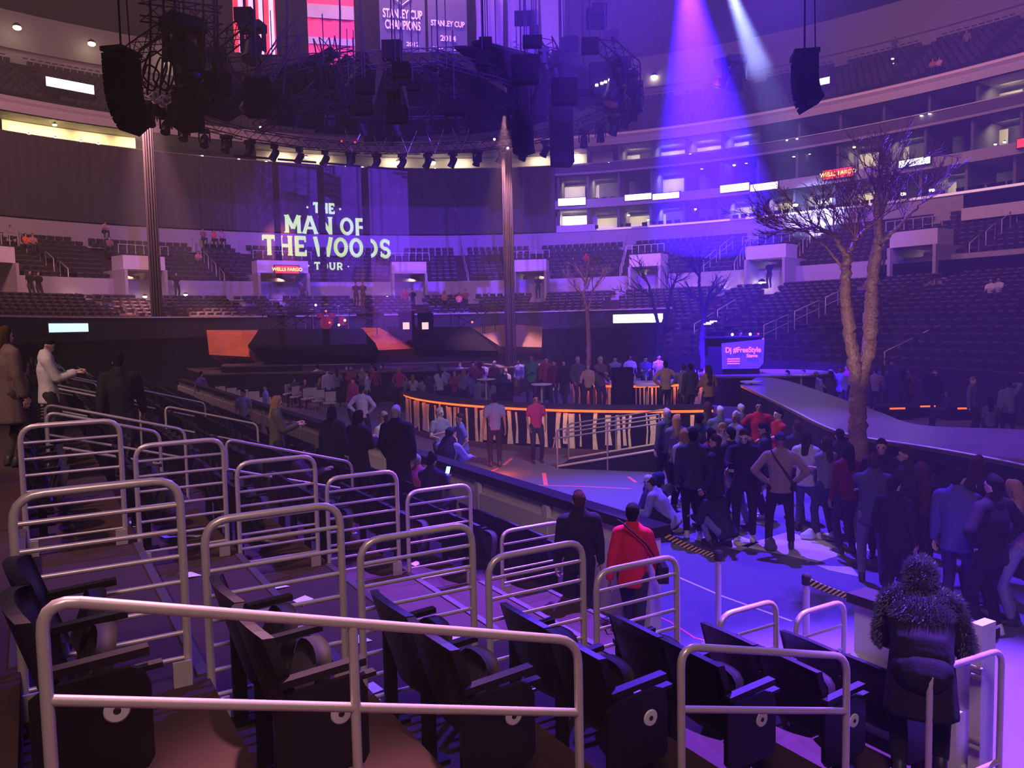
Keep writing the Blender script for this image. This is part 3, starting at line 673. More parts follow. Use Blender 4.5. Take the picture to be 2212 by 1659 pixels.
def fixture(p, yaw, tilt, label, grp, big=1.0):
    t = thing('moving_light', p, label, 'stage light', grp, rz=yaw); s = big
    MB().box((0, 0, -.06*s), (.34*s, .26*s, .12*s)).build('base', M['black_metal'], t, False)
    m = MB(); m.box((-.17*s, 0, -.26*s), (.03*s, .10*s, .32*s)); m.box((.17*s, 0, -.26*s), (.03*s, .10*s, .32*s)); m.box((0, 0, -.12*s), (.36*s, .12*s, .03*s)); m.build('yoke', M['black_metal'], t, False)
    d = Vector((0, math.sin(tilt), -math.cos(tilt))); c = Vector((0, 0, -.36*s))
    h = MB().lathe([(.09*s, -.20*s), (.13*s, -.12*s), (.13*s, .10*s), (.15*s, .22*s)], c, 10, d).build('head', M['black_metal'], t, False)
    MB().lathe([(.12*s, .0), (.10*s, .015*s)], c+d*.22*s, 10, d).build('lens', M['glassb'], h, False)
    return t
fx = None; n = 0
for i in range(46):
    a = 2*math.pi*i/46+.03
    if 220 < math.degrees(a) < 325: continue
    p = RIGC+Vector((9.0*math.cos(a), 9.0*math.sin(a), 11.72))
    if fx is None: fx = fixture(p, a, .5, 'x', 'x', 1.25)
    else: o = copy_tree(fx); o.location = p; o.rotation_euler = (0, 0, a+random.uniform(-.6, .6))
    o = fx if i == 0 else o; tag(o, 'black moving head light hanging under the large round truss', 'stage light', 'moving lights on the large ring'); o['_w'] = tuple(p)
for i in range(26):
    a = 2*math.pi*i/26
    if 220 < math.degrees(a) < 325: continue
    p = RIGC+Vector((6.2*math.cos(a), 6.2*math.sin(a), 12.65)); o = copy_tree(fx); o.location = p; o.rotation_euler = (0, 0, a*3)
    tag(o, 'black moving head light hanging under the smaller round truss', 'stage light', 'moving lights on the small ring'); o['_w'] = tuple(p)
# small status lights on the rig
for i, (x, y) in enumerate([(738, 305), (767, 307), (1068, 301), (1097, 320), (1313, 182), (1303, 181), (562, 275), (1310, 178)]):
    p = at_d(x, y, 38 if x < 1200 else 31); o = MB().sphere((p.x, p.y, p.z), .05, 8, 5).build('status_light', M['ledr'] if i < 2 else M['lampw']); tag(o, '%s pinpoint status light on the rig, %s' % ('red' if i < 2 else 'white', ['left one', 'right one', 'near the right column', 'just over the right column', 'second of the slanted row', 'first of the slanted row', 'on the far left', 'third of the slanted row'][i]), 'light')
for i, (x, y) in enumerate([(1289, 184), (1300, 180), (1308, 177), (1317, 173), (1327, 169)]):
    p = at_d(x, y, 29); o = MB().box(p, (.09, .05, .07)).build('indicator_lamp', M['lampw']); tag(o, 'white indicator lamp in the slanting row of five, %s from the left' % ordn(i), 'light', 'slanting row of indicator lamps')
t = thing('amplifier_rack', at_d(1308, 195, 29.3), 'black hanging equipment rack behind the slanting row of white lamps', 'rack')
c = at_d(1308, 172, 29.3); MB().box(c, (1.1, .4, 1.1)).build('case', M['black'], t); MB().tube([c+Z1*.5, c+Z1*4], .03, 5).build('hanging_chain', M['truss'], t)

# line array speakers
def line_array(x, ytop, dep, n, boxh, wid, face, j, label, pitch0=0.0):
    p = at_d(x, ytop, dep); t = thing('line_array', p, label, 'speaker', 'hanging line array speakers'); d = Vector((math.cos(face), math.sin(face), 0)); s = Vector((-d.y, d.x, 0))
    cur = p.copy(); ang = pitch0
    m = MB(); m.box(cur+Z1*.12, (wid, .7, .12), (s, d, Z1)); m.tube([cur+Z1*.1, cur+Z1*5], .03, 5); m.tube([cur+Z1*.1+d*.3, cur+Z1*5+d*.2], .02, 5); m.build('fly_frame', M['black_metal'], t)
    for i in range(n):
        dn = (-Z1*math.cos(ang)+d*math.sin(ang)); f = s.cross(dn); c = cur+dn*boxh/2
        m = MB(); m.box(c, (wid, .62, boxh*.90), (s, f, dn)); b = m.build('speaker_box', M['black'], t)
        cur = cur+dn*boxh; ang += j*(i/n)**1.2
    return t
line_array(262, 122, 24, 11, .19, .9, R_(-12), .17, 'large curved line array speaker hanging top left, like a letter J')
line_array(405, 200, 27, 7, .17, .8, R_(-100), .10, 'smaller line array speaker right of the pink lit truss')
line_array(1211, 205, 30, 12, .21, .75, R_(-80), .04, 'straight tall line array speaker hanging over the right column')
line_array(1128, 262, 31, 6, .20, .8, R_(-20), .12, 'short line array speaker hanging left of the tall straight one')
line_array(1738, 128, 24, 8, .17, .9, R_(-10), .22, 'curved line array speaker hanging top right across the white beam')
# cable bundles and chains
for i, (x0, x1, dep) in enumerate([(428, 430, 27), (446, 458, 27), (452, 466, 27), (340, 345, 25), (372, 360, 25), (610, 612, 31), (722, 728, 29), (1148, 1150, 31), (310, 318, 25)]):
    a = at_d(x0, -160, dep); b = at_d(x1, 205, dep); m_ = (a+b)/2+Vector((.3, 0, -.2)); pts = [a.lerp(m_, u/6).lerp(m_.lerp(b, u/6), u/6) for u in range(7)]
    o = MB().tube(pts, .035, 6).build('power_cable', M['black_metal']); tag(o, 'black cable hanging down into the rig, %s from the left' % ['sixth', 'seventh', 'eighth', 'third', 'fifth', 'ninth', 'tenth', 'eleventh', 'second'][i], 'cable', 'hanging cables')
for i, (x, y, rr) in enumerate([(335, 150, .5), (355, 160, .45), (325, 168, .35), (372, 158, .4)]):
    c = at_d(x, y, 24.5); pts = [c+Vector((rr*.7*math.cos(a), .1*math.sin(3*a), rr*math.sin(a))) for a in [2*math.pi*k/14 for k in range(14)]]
    o = MB().tube(pts, .03, 6, True).build('cable_loop', M['black_metal']); tag(o, 'loop of slack black cable beside the big curved speaker', 'cable', 'cable loops top left')
# the short pink lit truss with lamps at the left
t = thing('lighting_truss', at_d(360, 240, 27), 'short sloping truss with small lamps catching pink light, top left', 'truss')
a, b = at_d(312, 196, 27), at_d(402, 242, 27.5); mb = MB(); truss(mb, a, b, .38, 8, .03); mb.build('truss_segment', M['rail'], t)
for i in range(6):
    p = a.lerp(b, (i+.5)/6)-Z1*.25; MB().lathe([(.08, 0), (.12, .1), (.11, .3), (.05, .38)], p, 10, (0, .2, -1)).build('lamp_can', M['black_metal'], t)
spot('truss_light', a+Vector((-2, -4, 3)), (a+b)/2, PINK, 900, 22)
# dense dark grid of trusses and motors over the rig
for i, (x0, y0, x1, y1, dep) in enumerate([(380, 150, 1000, 120, 33), (420, 60, 520, 210, 30), (700, 80, 730, 250, 28), (1100, 150, 1340, 120, 33), (300, 20, 480, 40, 26), (560, 180, 640, 60, 30)]):
    mb = MB(); truss(mb, at_d(x0, y0, dep), at_d(x1, y1, dep+1), .55); o = mb.build('straight_truss', M['truss']); tag(o, 'dark straight truss in the tangle above the rig, %s from the left' % ['third', 'second', 'fifth', 'sixth', 'first', 'fourth'][i], 'truss', 'straight trusses above the rig')
R = random.Random(21); VB = mat('velvet_black', (.003, .003, .003), 1.0, spec=0.0)
for i in range(70):
    x = R.uniform(380, 1330); y = R.uniform(120, 255) if R.random() < .7 else R.uniform(20, 120)
    if y < 120 and 500 < x < 1020 and R.random() < .6: continue
    p = at_d(x, y, R.uniform(27, 36)); s = R.uniform(.35, .9)
    t = thing('chain_motor', p, 'black hoist or junction case in the dark tangle above the stage', 'hoist', 'black hoists above the rig')
    MB().box(p, (s, s*.6, s*R.uniform(.5, 1.1))).build('case', VB, t); MB().tube([p, p+Z1*(R.uniform(2, 5))], .02, 4).build('chain', M['truss'], t)
for i, (x, y, dep, s) in enumerate([(1590, 122, 33, 1.0), (1560, 130, 28, .7), (1330, 130, 29, 1.2), (545, 50, 30, 1.1), (395, 40, 27, 1.6)]):
    p = at_d(x, y, dep); fixture(p, i, .4, 'large black floodlight in the dark upper air, %s' % ['left of the white beam', 'right of the violet beam', 'right of the white banners', 'before the striped flag', 'above the cable loops'][i], None, 2.2*s)

# ---- hanging columns of gauze
def column(x, ybot, ytop, dep, r, n, label):
    b = at_d(x, ybot, dep); top = at_d(x, ytop, dep).z; b = Vector((b.x, b.y, .02)); t = thing('hanging_column', b, label, 'column', 'tall hanging columns')
    MB().tube([b, b+Z1*top], r*.55, 10).build('core', M['black'], t)
    for i in range(n):
        a = 2*math.pi*i/n; o = Vector((math.cos(a)*r, math.sin(a)*r, 0)); MB().tube([b+o, b+o*.9+Z1*top*.5, b+o*.8+Z1*top], .035 if r > .2 else .03, 5).build('rope', M['gauze'], t)
    return b, top
M['gauze'] = mat('gauze_rope', (.035, .026, .028), .8, spec=.1)
for x, yb, yt, dep, r, n, lb in [(340, 690, 218, 45, .30, 12, 'thick dark column of cords hanging left, pink at its top'), (1094, 690, 332, 38, .07, 5, 'thin cord column just left of the right hand pair'), (1105, 690, 332, 38.4, .17, 10, 'thicker cord column of the right hand pair')]:
    b, top = column(x, yb, yt, dep, r, n, lb)
    spot('column_light', b+Vector((.1, -1.1, top+1.5)), b+Vector((0, 0, top-2.8)), (1, .45, .48), 80000 if r > .2 else 30000, 34, .9, .05)

# ---- black masking cloths that close off the air behind the banners
for i, (x0, x1, yt, yb, dep) in enumerate([(392, 610, -190, 222, 48), (604, 850, -190, 236, 48.6), (844, 1090, -190, 232, 49.2), (1084, 1335, -190, 150, 49.8)]):
    a = at_d(x0, yb, dep); b = at_d(x1, yb, dep+.5); b.z = a.z; h = (yb-yt)*dep/F_PX; d = (b-a).normalized(); nn = d.cross(Z1); t = thing('masking_cloth', a, 'large black masking cloth hanging behind the banners, %s from the left' % ordn(i), 'drape', 'black masking cloths behind the banners')
    m_ = MB(); N = 30; vs = [a.lerp(b, k/N)+nn*(.12*math.sin(k*1.3))+Z1*z for k in range(N+1) for z in (0, h)]; K = len(vs); f = [(k*2, k*2+2, k*2+3, k*2+1) for k in range(N)]
    m_.add(vs, f, True); m_.add([v-nn*.03 for v in vs], [g[::-1] for g in f], True); m_.build('cloth', M['black'], t); MB().tube([a+Z1*h, b+Z1*h], .05, 6).build('top_bar', M['truss'], t)
# ---- banners from the roof
def banner(x0, x1, yt, yb, dep, m, name, label, cat='banner', skew=.06):
    a = at_d(x0, yb, dep); b = at_d(x1, yb, dep+skew*(x1-x0)/10); b.z = a.z; d = (b-a).normalized(); nn = d.cross(Z1); h = (yb-yt)*dep/F_PX; w_ = (b-a).length
    t = thing(name, a, label, cat); mb = MB(); N = 10; vs = []
    for i in range(N+1):
        for z in (0, h*.5, h): vs.append(a+d*(w_*i/N)+nn*(.05*math.sin(i*1.7+z))+Z1*z)
    K = len(vs); f = [(i*3+j, i*3+3+j, i*3+4+j, i*3+1+j) for i in range(N) for j in range(2)]
    mb.add(vs, f, True); mb.add([v-nn*.02 for v in vs], [g[::-1] for g in f], True); mb.build('fabric', m, t)
    MB().tube([a+Z1*h-d*.1, b+Z1*h+d*.1], .03, 6).build('top_bar', M['truss'], t)
    return t, a, d, nn, h, w_
def flag_mat(name, stripes, base2):
    m = mat(name, (.6, .02, .05), .8, var=0); nt = m.node_tree; b = nt.nodes['Principled BSDF']
    tc = nt.nodes.new('ShaderNodeTexCoord'); sp = nt.nodes.new('ShaderNodeSeparateXYZ'); nt.links.new(tc.outputs['Object'], sp.inputs[0])
    mu = nt.nodes.new('ShaderNodeMath'); mu.operation = 'MULTIPLY'; mu.inputs[1].default_value = stripes; nt.links.new(sp.outputs['X'], mu.inputs[0])
    fr = nt.nodes.new('ShaderNodeMath'); fr.operation = 'FRACT'; nt.links.new(mu.outputs[0], fr.inputs[0])
    gt = nt.nodes.new('ShaderNodeMath'); gt.operation = 'GREATER_THAN'; gt.inputs[1].default_value = .5; nt.links.new(fr.outputs[0], gt.inputs[0])
    mx = nt.nodes.new('ShaderNodeMix'); mx.data_type = 'RGBA'; mx.inputs[6].default_value = (.75, .04, .06, 1); mx.inputs[7].default_value = (*base2, 1)
    nt.links.new(gt.outputs[0], mx.inputs[0]); nt.links.new(mx.outputs[2], b.inputs['Base Color']); return m
MF = flag_mat('striped_flag', 2.0, (.85, .75, .78)); MR = mat('red_cloth', (.78, .03, .08), .8); MW = mat('white_cloth', (.24, .20, .22), .8); MN = mat('navy_cloth', (.035, .03, .06), .85)
t, a, d, nn, h, w_ = banner(507, 598, -150, 113, 44, MF, 'flag', 'red and white vertically striped flag hanging over the rig, top left', 'flag')
t, a, d, nn, h, w_ = banner(668, 768, -120, 137, 44, MR, 'flag', 'red banner with white bands hanging next to the striped flag', 'flag')
for z0, z1 in ((h-3.4, h-2.6), (1.05, 1.45)):
    z0, z1 = (113-35)*.0, 0
m_ = MB(); m_.plate([a+nn*.08+Z1*(1.0), a+d*w_+nn*.08+Z1*1.0, a+d*w_+nn*.08+Z1*1.35, a+nn*.08+Z1*1.35], nn, .02); m_.plate([a+nn*.08+Z1*2.35, a+d*w_+nn*.08+Z1*2.35, a+d*w_+nn*.08+Z1*3.05, a+nn*.08+Z1*3.05], nn, .02); m_.build('white_band', MW, t)
spot('flag_light', at_d(560, 60, 34)+Vector((0, 0, 2)), at_d(630, 90, 44), (1, .80, .84), 1700, 24, .5)
BT = mat('banner_lettering', (.55, .50, .62), .7, var=0)
t, a, d, nn, h, w_ = banner(822, 920, -140, 108, 43, MN, 'championship_banner', 'dark championship banner with a badge and two lines of pale capitals')
sign_text('STANLEY CUP\nCHAMPIONS', a+d*w_/2+nn*.09+Z1*1.55, d, .62, BT, t, fit=w_*.86); sign_text('2011   2012', a+d*w_/2+nn*.09+Z1*.35, d, .3, BT, t, fit=w_*.7)
c = a+d*w_/2+nn*.09+Z1*2.75; m_ = MB(); P = [(-.5, .6), (.5, .6), (.5, -.05), (0, -.45), (-.5, -.05)]
for i in range(5): m_.tube([c+d*P[i][0]+Z1*P[i][1], c+d*P[(i+1) % 5][0]+Z1*P[(i+1) % 5][1]], .03, 5)
m_.build('badge', BT, t)
t, a, d, nn, h, w_ = banner(926, 1010, -140, 112, 43.5, MN, 'championship_banner', 'dark banner with faint pale capitals, second of the two dark ones')
sign_text('STANLEY CUP', a+d*w_/2+nn*.09+Z1*1.45, d, .4, BT, t, fit=w_*.86); sign_text('2014', a+d*w_/2+nn*.09+Z1*.7, d, .4, BT, t, fit=w_*.4); sign_text('2013       2014', a+d*w_/2+nn*.09+Z1*.18, d, .2, BT, t, fit=w_*.8)
for x0, x1, yt, yb, s_, lb in [(1030, 1088, -20, 118, '2010', 'white banner with a dark stripe, left one of three'), (1098, 1164, -20, 132, '2001', 'white banner with a dark stripe, middle one of three'), (1170, 1220, -10, 143, '1972', 'white banner with a dark stripe, right one of three')]:
    t, a, d, nn, h, w_ = banner(x0, x1, yt, yb, 43, MW, 'championship_banner', lb, skew=.2)
    m_ = MB(); m_.plate([a+nn*.08+Z1*.28, a+d*w_+nn*.08+Z1*.28, a+d*w_+nn*.08+Z1*.5, a+nn*.08+Z1*.5], nn, .02); m_.build('stripe', MN, t)
    sign_text(s_, a+d*w_/2+nn*.09+Z1*.95, d, .5, mat('banner_number', (.3, .16, .3), .7, var=0), t, fit=w_*.62)

# ---- gauze screens with the projected words
GZ = bpy.data.materials.new('gauze'); GZ.use_nodes = True; nt = GZ.node_tree; b = nt.nodes['Principled BSDF']; b.inputs['Base Color'].default_value = (.62, .5, .56, 1); b.inputs['Roughness'].default_value = .9; b.inputs['Alpha'].default_value = .13
tc = nt.nodes.new('ShaderNodeTexCoord'); nz = nt.nodes.new('ShaderNodeTexNoise'); nz.inputs['Scale'].default_value = 1.5; nt.links.new(tc.outputs['Object'], nz.inputs[0])
mr = nt.nodes.new('ShaderNodeMapRange'); mr.inputs[3].default_value = .035; mr.inputs[4].default_value = .07; nt.links.new(nz.outputs['Fac'], mr.inputs[0]); nt.links.new(mr.outputs[0], b.inputs['Alpha'])
GO = at_d(703, 513, 38.0)                       # centre of the words
GD = NV.copy(); GN = GD.cross(Z1)
def gx(px, o=GO):     # distance along the gauze for a picture column
    lo, hi = -20, 20
    for _ in range(40):
        m_ = (lo+hi)/2; p = o+GD*m_
        if (p.x*F_PX/(p.y*_cp)+W_PX/2) < px: lo = m_
        else: hi = m_
    return lo
def colpx(p):
    v = Vector(p)-Vector((0, 0, EYE)); return W_PX/2+F_PX*v.dot(_rt)/v.dot(_fw), H_PX/2-F_PX*v.dot(_up)/v.dot(_fw)
def gx(px):
    lo, hi = -20.0, 20.0
    for _ in range(40):
        m_ = (lo+hi)/2
        if colpx(GO+GD*m_)[0] < px: lo = m_
        else: hi = m_
    return lo
ztop, zbot = at_d(703, 352, 38).z, 2.6
slots = [(512, 593), (607, 689), (704, 784), (800, 884)]
PT = mat('projected_words', (.1, .1, .1), .6, emit=(.74, .95, .48), es=.85, var=0)  # glowing letter shapes stand in for projector light on the gauze
PX = mm = gx(703)/1
screens = []
for i, (x0, x1) in enumerate(slots):
    a, b_ = gx(x0), gx(x1); t = thing('gauze_screen', GO+GD*((a+b_)/2)+Z1*(zbot-GO.z), 'see-through gauze screen with part of the projected words, %s from the left' % ordn(i), 'screen', 'gauze screens over the stage')
    m_ = MB(); m_.plate([Vector((*(GO+GD*q)[:2], z)) for q, z in ((a, zbot), (b_, zbot), (b_, ztop), (a, ztop))], GN, .012); m_.build('gauze', GZ, t); screens.append((a, b_, t))
    MB().tube([Vector((*(GO+GD*a)[:2], ztop)), Vector((*(GO+GD*b_)[:2], ztop))], .05, 6).build('batten', M['truss'], t)
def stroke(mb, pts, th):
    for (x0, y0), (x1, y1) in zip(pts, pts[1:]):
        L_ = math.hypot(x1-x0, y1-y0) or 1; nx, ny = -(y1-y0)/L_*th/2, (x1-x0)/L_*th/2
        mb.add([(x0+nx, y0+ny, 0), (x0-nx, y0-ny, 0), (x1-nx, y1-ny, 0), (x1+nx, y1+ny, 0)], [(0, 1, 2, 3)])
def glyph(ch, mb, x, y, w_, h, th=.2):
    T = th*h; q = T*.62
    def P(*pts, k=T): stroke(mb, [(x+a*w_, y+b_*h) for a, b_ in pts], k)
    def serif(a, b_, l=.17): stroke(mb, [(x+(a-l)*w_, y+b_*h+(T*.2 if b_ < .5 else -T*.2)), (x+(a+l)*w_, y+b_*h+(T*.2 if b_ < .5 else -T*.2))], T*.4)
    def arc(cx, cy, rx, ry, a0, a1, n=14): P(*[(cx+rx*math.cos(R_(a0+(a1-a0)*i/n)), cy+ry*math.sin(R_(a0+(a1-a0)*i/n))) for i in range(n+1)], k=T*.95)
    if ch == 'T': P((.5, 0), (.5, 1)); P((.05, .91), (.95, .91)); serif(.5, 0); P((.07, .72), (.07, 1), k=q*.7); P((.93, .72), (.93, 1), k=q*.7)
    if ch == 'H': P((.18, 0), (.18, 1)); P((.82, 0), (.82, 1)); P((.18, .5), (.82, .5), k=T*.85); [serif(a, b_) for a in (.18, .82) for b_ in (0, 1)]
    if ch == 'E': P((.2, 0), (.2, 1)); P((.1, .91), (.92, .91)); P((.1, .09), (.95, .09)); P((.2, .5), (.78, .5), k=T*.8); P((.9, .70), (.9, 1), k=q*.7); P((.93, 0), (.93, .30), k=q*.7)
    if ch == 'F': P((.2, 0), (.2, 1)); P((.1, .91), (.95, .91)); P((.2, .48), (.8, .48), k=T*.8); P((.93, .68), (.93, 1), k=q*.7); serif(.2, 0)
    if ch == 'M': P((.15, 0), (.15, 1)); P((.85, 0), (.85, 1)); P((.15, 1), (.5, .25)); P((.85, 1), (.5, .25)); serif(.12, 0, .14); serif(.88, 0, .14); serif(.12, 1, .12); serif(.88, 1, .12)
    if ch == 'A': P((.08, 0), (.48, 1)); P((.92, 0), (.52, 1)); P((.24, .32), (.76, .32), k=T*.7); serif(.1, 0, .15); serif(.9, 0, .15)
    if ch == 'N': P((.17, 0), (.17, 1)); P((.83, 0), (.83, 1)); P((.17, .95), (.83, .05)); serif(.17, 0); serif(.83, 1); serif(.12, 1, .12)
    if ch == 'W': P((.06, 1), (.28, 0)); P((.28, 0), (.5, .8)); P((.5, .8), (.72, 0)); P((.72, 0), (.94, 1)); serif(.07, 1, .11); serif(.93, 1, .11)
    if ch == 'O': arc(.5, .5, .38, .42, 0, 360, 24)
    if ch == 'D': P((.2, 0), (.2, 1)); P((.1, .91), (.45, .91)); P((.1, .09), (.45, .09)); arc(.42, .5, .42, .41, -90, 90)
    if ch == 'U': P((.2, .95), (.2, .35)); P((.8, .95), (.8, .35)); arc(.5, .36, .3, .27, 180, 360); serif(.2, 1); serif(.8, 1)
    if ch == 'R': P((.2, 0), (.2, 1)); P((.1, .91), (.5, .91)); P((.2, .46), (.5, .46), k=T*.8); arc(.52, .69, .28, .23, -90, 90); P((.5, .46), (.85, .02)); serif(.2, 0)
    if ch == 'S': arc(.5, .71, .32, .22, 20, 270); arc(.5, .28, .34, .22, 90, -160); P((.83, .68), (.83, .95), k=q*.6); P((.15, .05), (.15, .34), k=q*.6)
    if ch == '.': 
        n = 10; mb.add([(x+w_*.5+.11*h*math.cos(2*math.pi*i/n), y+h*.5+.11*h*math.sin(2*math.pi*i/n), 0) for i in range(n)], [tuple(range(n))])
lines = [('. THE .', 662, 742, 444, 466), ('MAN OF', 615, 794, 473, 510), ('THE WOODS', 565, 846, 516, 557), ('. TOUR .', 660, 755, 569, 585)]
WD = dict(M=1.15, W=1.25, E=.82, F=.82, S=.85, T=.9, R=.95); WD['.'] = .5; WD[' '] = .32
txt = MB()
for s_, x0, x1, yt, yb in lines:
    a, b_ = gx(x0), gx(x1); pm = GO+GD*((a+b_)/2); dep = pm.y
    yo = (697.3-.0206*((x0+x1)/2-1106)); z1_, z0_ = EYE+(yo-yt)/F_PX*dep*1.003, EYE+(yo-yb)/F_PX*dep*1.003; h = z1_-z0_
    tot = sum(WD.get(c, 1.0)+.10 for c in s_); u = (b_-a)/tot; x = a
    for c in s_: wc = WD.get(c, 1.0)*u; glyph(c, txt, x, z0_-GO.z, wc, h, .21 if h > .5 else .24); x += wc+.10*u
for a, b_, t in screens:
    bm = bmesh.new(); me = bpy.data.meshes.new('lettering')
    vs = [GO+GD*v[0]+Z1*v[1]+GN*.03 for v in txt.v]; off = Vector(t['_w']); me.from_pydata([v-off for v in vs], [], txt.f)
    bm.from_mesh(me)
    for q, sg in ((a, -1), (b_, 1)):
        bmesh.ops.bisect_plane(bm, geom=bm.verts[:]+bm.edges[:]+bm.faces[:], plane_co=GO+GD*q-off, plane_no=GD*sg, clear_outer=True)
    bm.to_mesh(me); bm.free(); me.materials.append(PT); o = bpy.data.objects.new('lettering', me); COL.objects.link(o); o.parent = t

# ================================================================= STAGES
def deck(poly, z0, z1, name, label, cat='stage', top=None):
    c = sum((Vector((p[0], p[1], 0)) for p in poly), Vector())/len(poly); t = thing(name, (c.x, c.y, z0), label, cat)
    MB().prism(poly, z0, z1-.06).build('skirt', M['stageside'], t); MB().prism(poly, z1-.06, z1).build('deck', top or M['stagetop'], t); return t
def spl(P, n=6):
    out = []
    for i in range(len(P)-1):
        p0, p1, p2, p3 = P[max(0, i-1)], P[i], P[i+1], P[min(len(P)-1, i+2)]
        for k in range(n):
            u = k/n; out.append(tuple(.5*((2*p1[j])+(-p0[j]+p2[j])*u+(2*p0[j]-5*p1[j]+4*p2[j]-p3[j])*u*u+(-p0[j]+3*p1[j]-3*p2[j]+p3[j])*u**3) for j in (0, 1)))
    return out+[tuple(P[-1][:2])]
near = [at_z(x, y, 1.5)[:2] for x, y in ((2420, 1060), (2212, 1005), (2030, 970), (1850, 942), (1780, 920), (1720, 890), (1660, 860), (1600, 832))]
far = [at_z(x, y, 1.5)[:2] for x, y in ((1640, 813), (1700, 822), (1800, 855), (1900, 890), (1990, 918), (2212, 928), (2420, 950))]
rw = deck(spl(near)+spl(far), 0, 1.5, 'runway', 'winding raised runway with a glossy top behind the crowd on the right')
E0 = spl(near); MB().tube([(p[0], p[1], 1.5) for p in E0], .018, 5).build('edge_trim', M['rail'], rw)
PC = Vector((8.9, 28.6))
rs = deck([(PC.x+2.3*math.cos(2*math.pi*i/36), PC.y+2.0*math.sin(2*math.pi*i/36)) for i in range(36)], 0, 1.52, 'round_stage', 'small round stage with a violet lit top carrying the disc jockey booth')
# far main stage
A_ = [at_d(x, 780, d_)[:2] for x, d_ in ((442, 37), (520, 37.5), (640, 37), (800, 36.5), (1000, 37), (1180, 38.5), (1180, 44.5), (560, 44.5), (400, 43))]
ms = deck(A_, 0, 1.4, 'main_stage', 'wide low black main stage at the far left')
OW = mat('orange_lit_wood', (.42, .12, .04), .55, scale=3, var=.35, bump=.2)
def wedge(px, dep, z0, label, m, back=1.2, name='stage_ramp'):
    P = [at_d(x, y, dep+(dd if False else 0)+e) for (x, y, e) in px]
    return tag(MB().plate(P, (0, .9, -.35), back).build(name, m), label, 'ramp')
wedge([(452, 766, 0), (540, 771, 0), (535, 745, 1.0), (563, 713, 3), (446, 713, 3)], 40, 1.4, 'orange lit sloping wooden ramp, left part of the main stage', OW)
wedge([(806, 757, 0), (915, 752, 0), (870, 735, 1.4), (820, 708, 3), (778, 708, 3), (812, 742, .8)], 40, 1.4, 'orange lit sloping wooden ramp right of the drum kit', OW)
wedge([(1080, 748, 0), (1170, 750, 0), (1172, 706, 3), (1100, 700, 3), (1020, 708, 3)], 40, 1.4, 'dim brown sloping ramp at the right end of the main stage', mat('dim_wood', (.12, .07, .04), .6, scale=3, var=.3))
for (P, lb) in [([(535, 748, 38), (560, 771, 38), (806, 771, 38), (812, 745, 38.5), (783, 710, 42), (560, 710, 42)], 'big black domed riser carrying the drum kit'), ([(915, 756, 38), (1075, 758, 38), (1015, 706, 42), (835, 706, 42), (880, 735, 40)], 'black riser carrying the two yellow lit amplifiers')]:
    Q = [at_d(x, y, d_) for x, y, d_ in P]; tag(MB().plate(Q, (0, .9, -.35), 1.0).build('riser', M['black']), lb, 'riser')
spot('ramp_light', (-9, 35, 9), (-14, 42, 2.4), (1, .26, .06), 1100, 42, .8); spot('ramp_light', (-6, 35, 9), (-6.0, 42, 2.4), (1, .22, .04), 1500, 34, .8)
# long curved ramp from the main stage
P = [at_d(x, 780, d_)[:2] for x, d_ in ((490, 41.5), (560, 41.5), (625, 40.5), (650, 39), (640, 38), (560, 37.8), (480, 38))]
deck(spl(P+[P[0]], 4)[:-1], 1.4, 1.72, 'curved_ramp', 'curved brownish ramp in front of the black domed riser', 'ramp')
# band gear
def drum(t, c, r, h, ax, m=None):
    MB().lathe([(r, 0), (r, h)], c, 18, ax).build('drum', m or M['black_metal'], t)
p = at_d(708, 712, 41.5); t = thing('drum_kit', p, 'drum kit with cymbals on the black domed riser', 'drum kit'); RD = mat('drum_red', (.35, .05, .04), .3)
drum(t, p+Vector((0, -.3, .35)), .33, .4, (0, 1, 0), RD); drum(t, p+Vector((-.35, 0, .62)), .18, .22, (0, 0, 1), RD); drum(t, p+Vector((.25, 0, .62)), .18, .22, (0, 0, 1), RD); drum(t, p+Vector((.75, .2, .2)), .25, .45, (0, 0, 1), RD); drum(t, p+Vector((-.6, .4, .5)), .2, .14, (0, 0, 1))
for dx, dz, r in ((-.8, 1.05, .28), (-.1, 1.3, .25), (.5, 1.2, .28), (1.0, 1.0, .27), (-1.2, .9, .22)):
    c = p+Vector((dx, .3, dz)); MB().lathe([(.02, .02), (r, 0), (r, -.01)], c, 18).build('cymbal', mat('brass', (.7, .42, .15), .3, .9), t); MB().tube([c, p+Vector((dx, .3, -.05))], .012, 5).build('cymbal_stand', M['rail'], t)
for i, (x, y, w_) in enumerate([(608, 707, 'keyboard stand left of the drums'), (650, 700, 'percussion table left of the drums'), (800, 703, 'keyboard stand right of the drums'), (1010, 704, 'keyboard stand at the right end of the stage'), (1040, 690, 'tall instrument rack at the right end of the stage')]):
    p = at_d(x, y, 41.5); t = thing('keyboard_stand', p, 'dark %s' % w_, 'stand'); MB().box(p+Z1*.55, (1.3, .4, .12)).build('keyboard', M['black_metal'], t)
    MB().tube([p+Vector((-.5, 0, -.1)), p+Vector((.5, 0, .5))], .025, 5).build('leg', M['truss'], t); MB().tube([p+Vector((.5, 0, -.1)), p+Vector((-.5, 0, .5))], .025, 5).build('leg', M['truss'], t)
    m_ = MB(); m_.tube([p+Vector((.7, 0, -.1)), p+Vector((.7, 0, 1.2)), p+Vector((.35, -.1, 1.35))], .016, 5); m_.build('microphone_stand', M['truss'], t)
YL = mat('amp_panel', (.9, .7, .2), .5, emit=(1, .80, .22), es=.75, var=0)
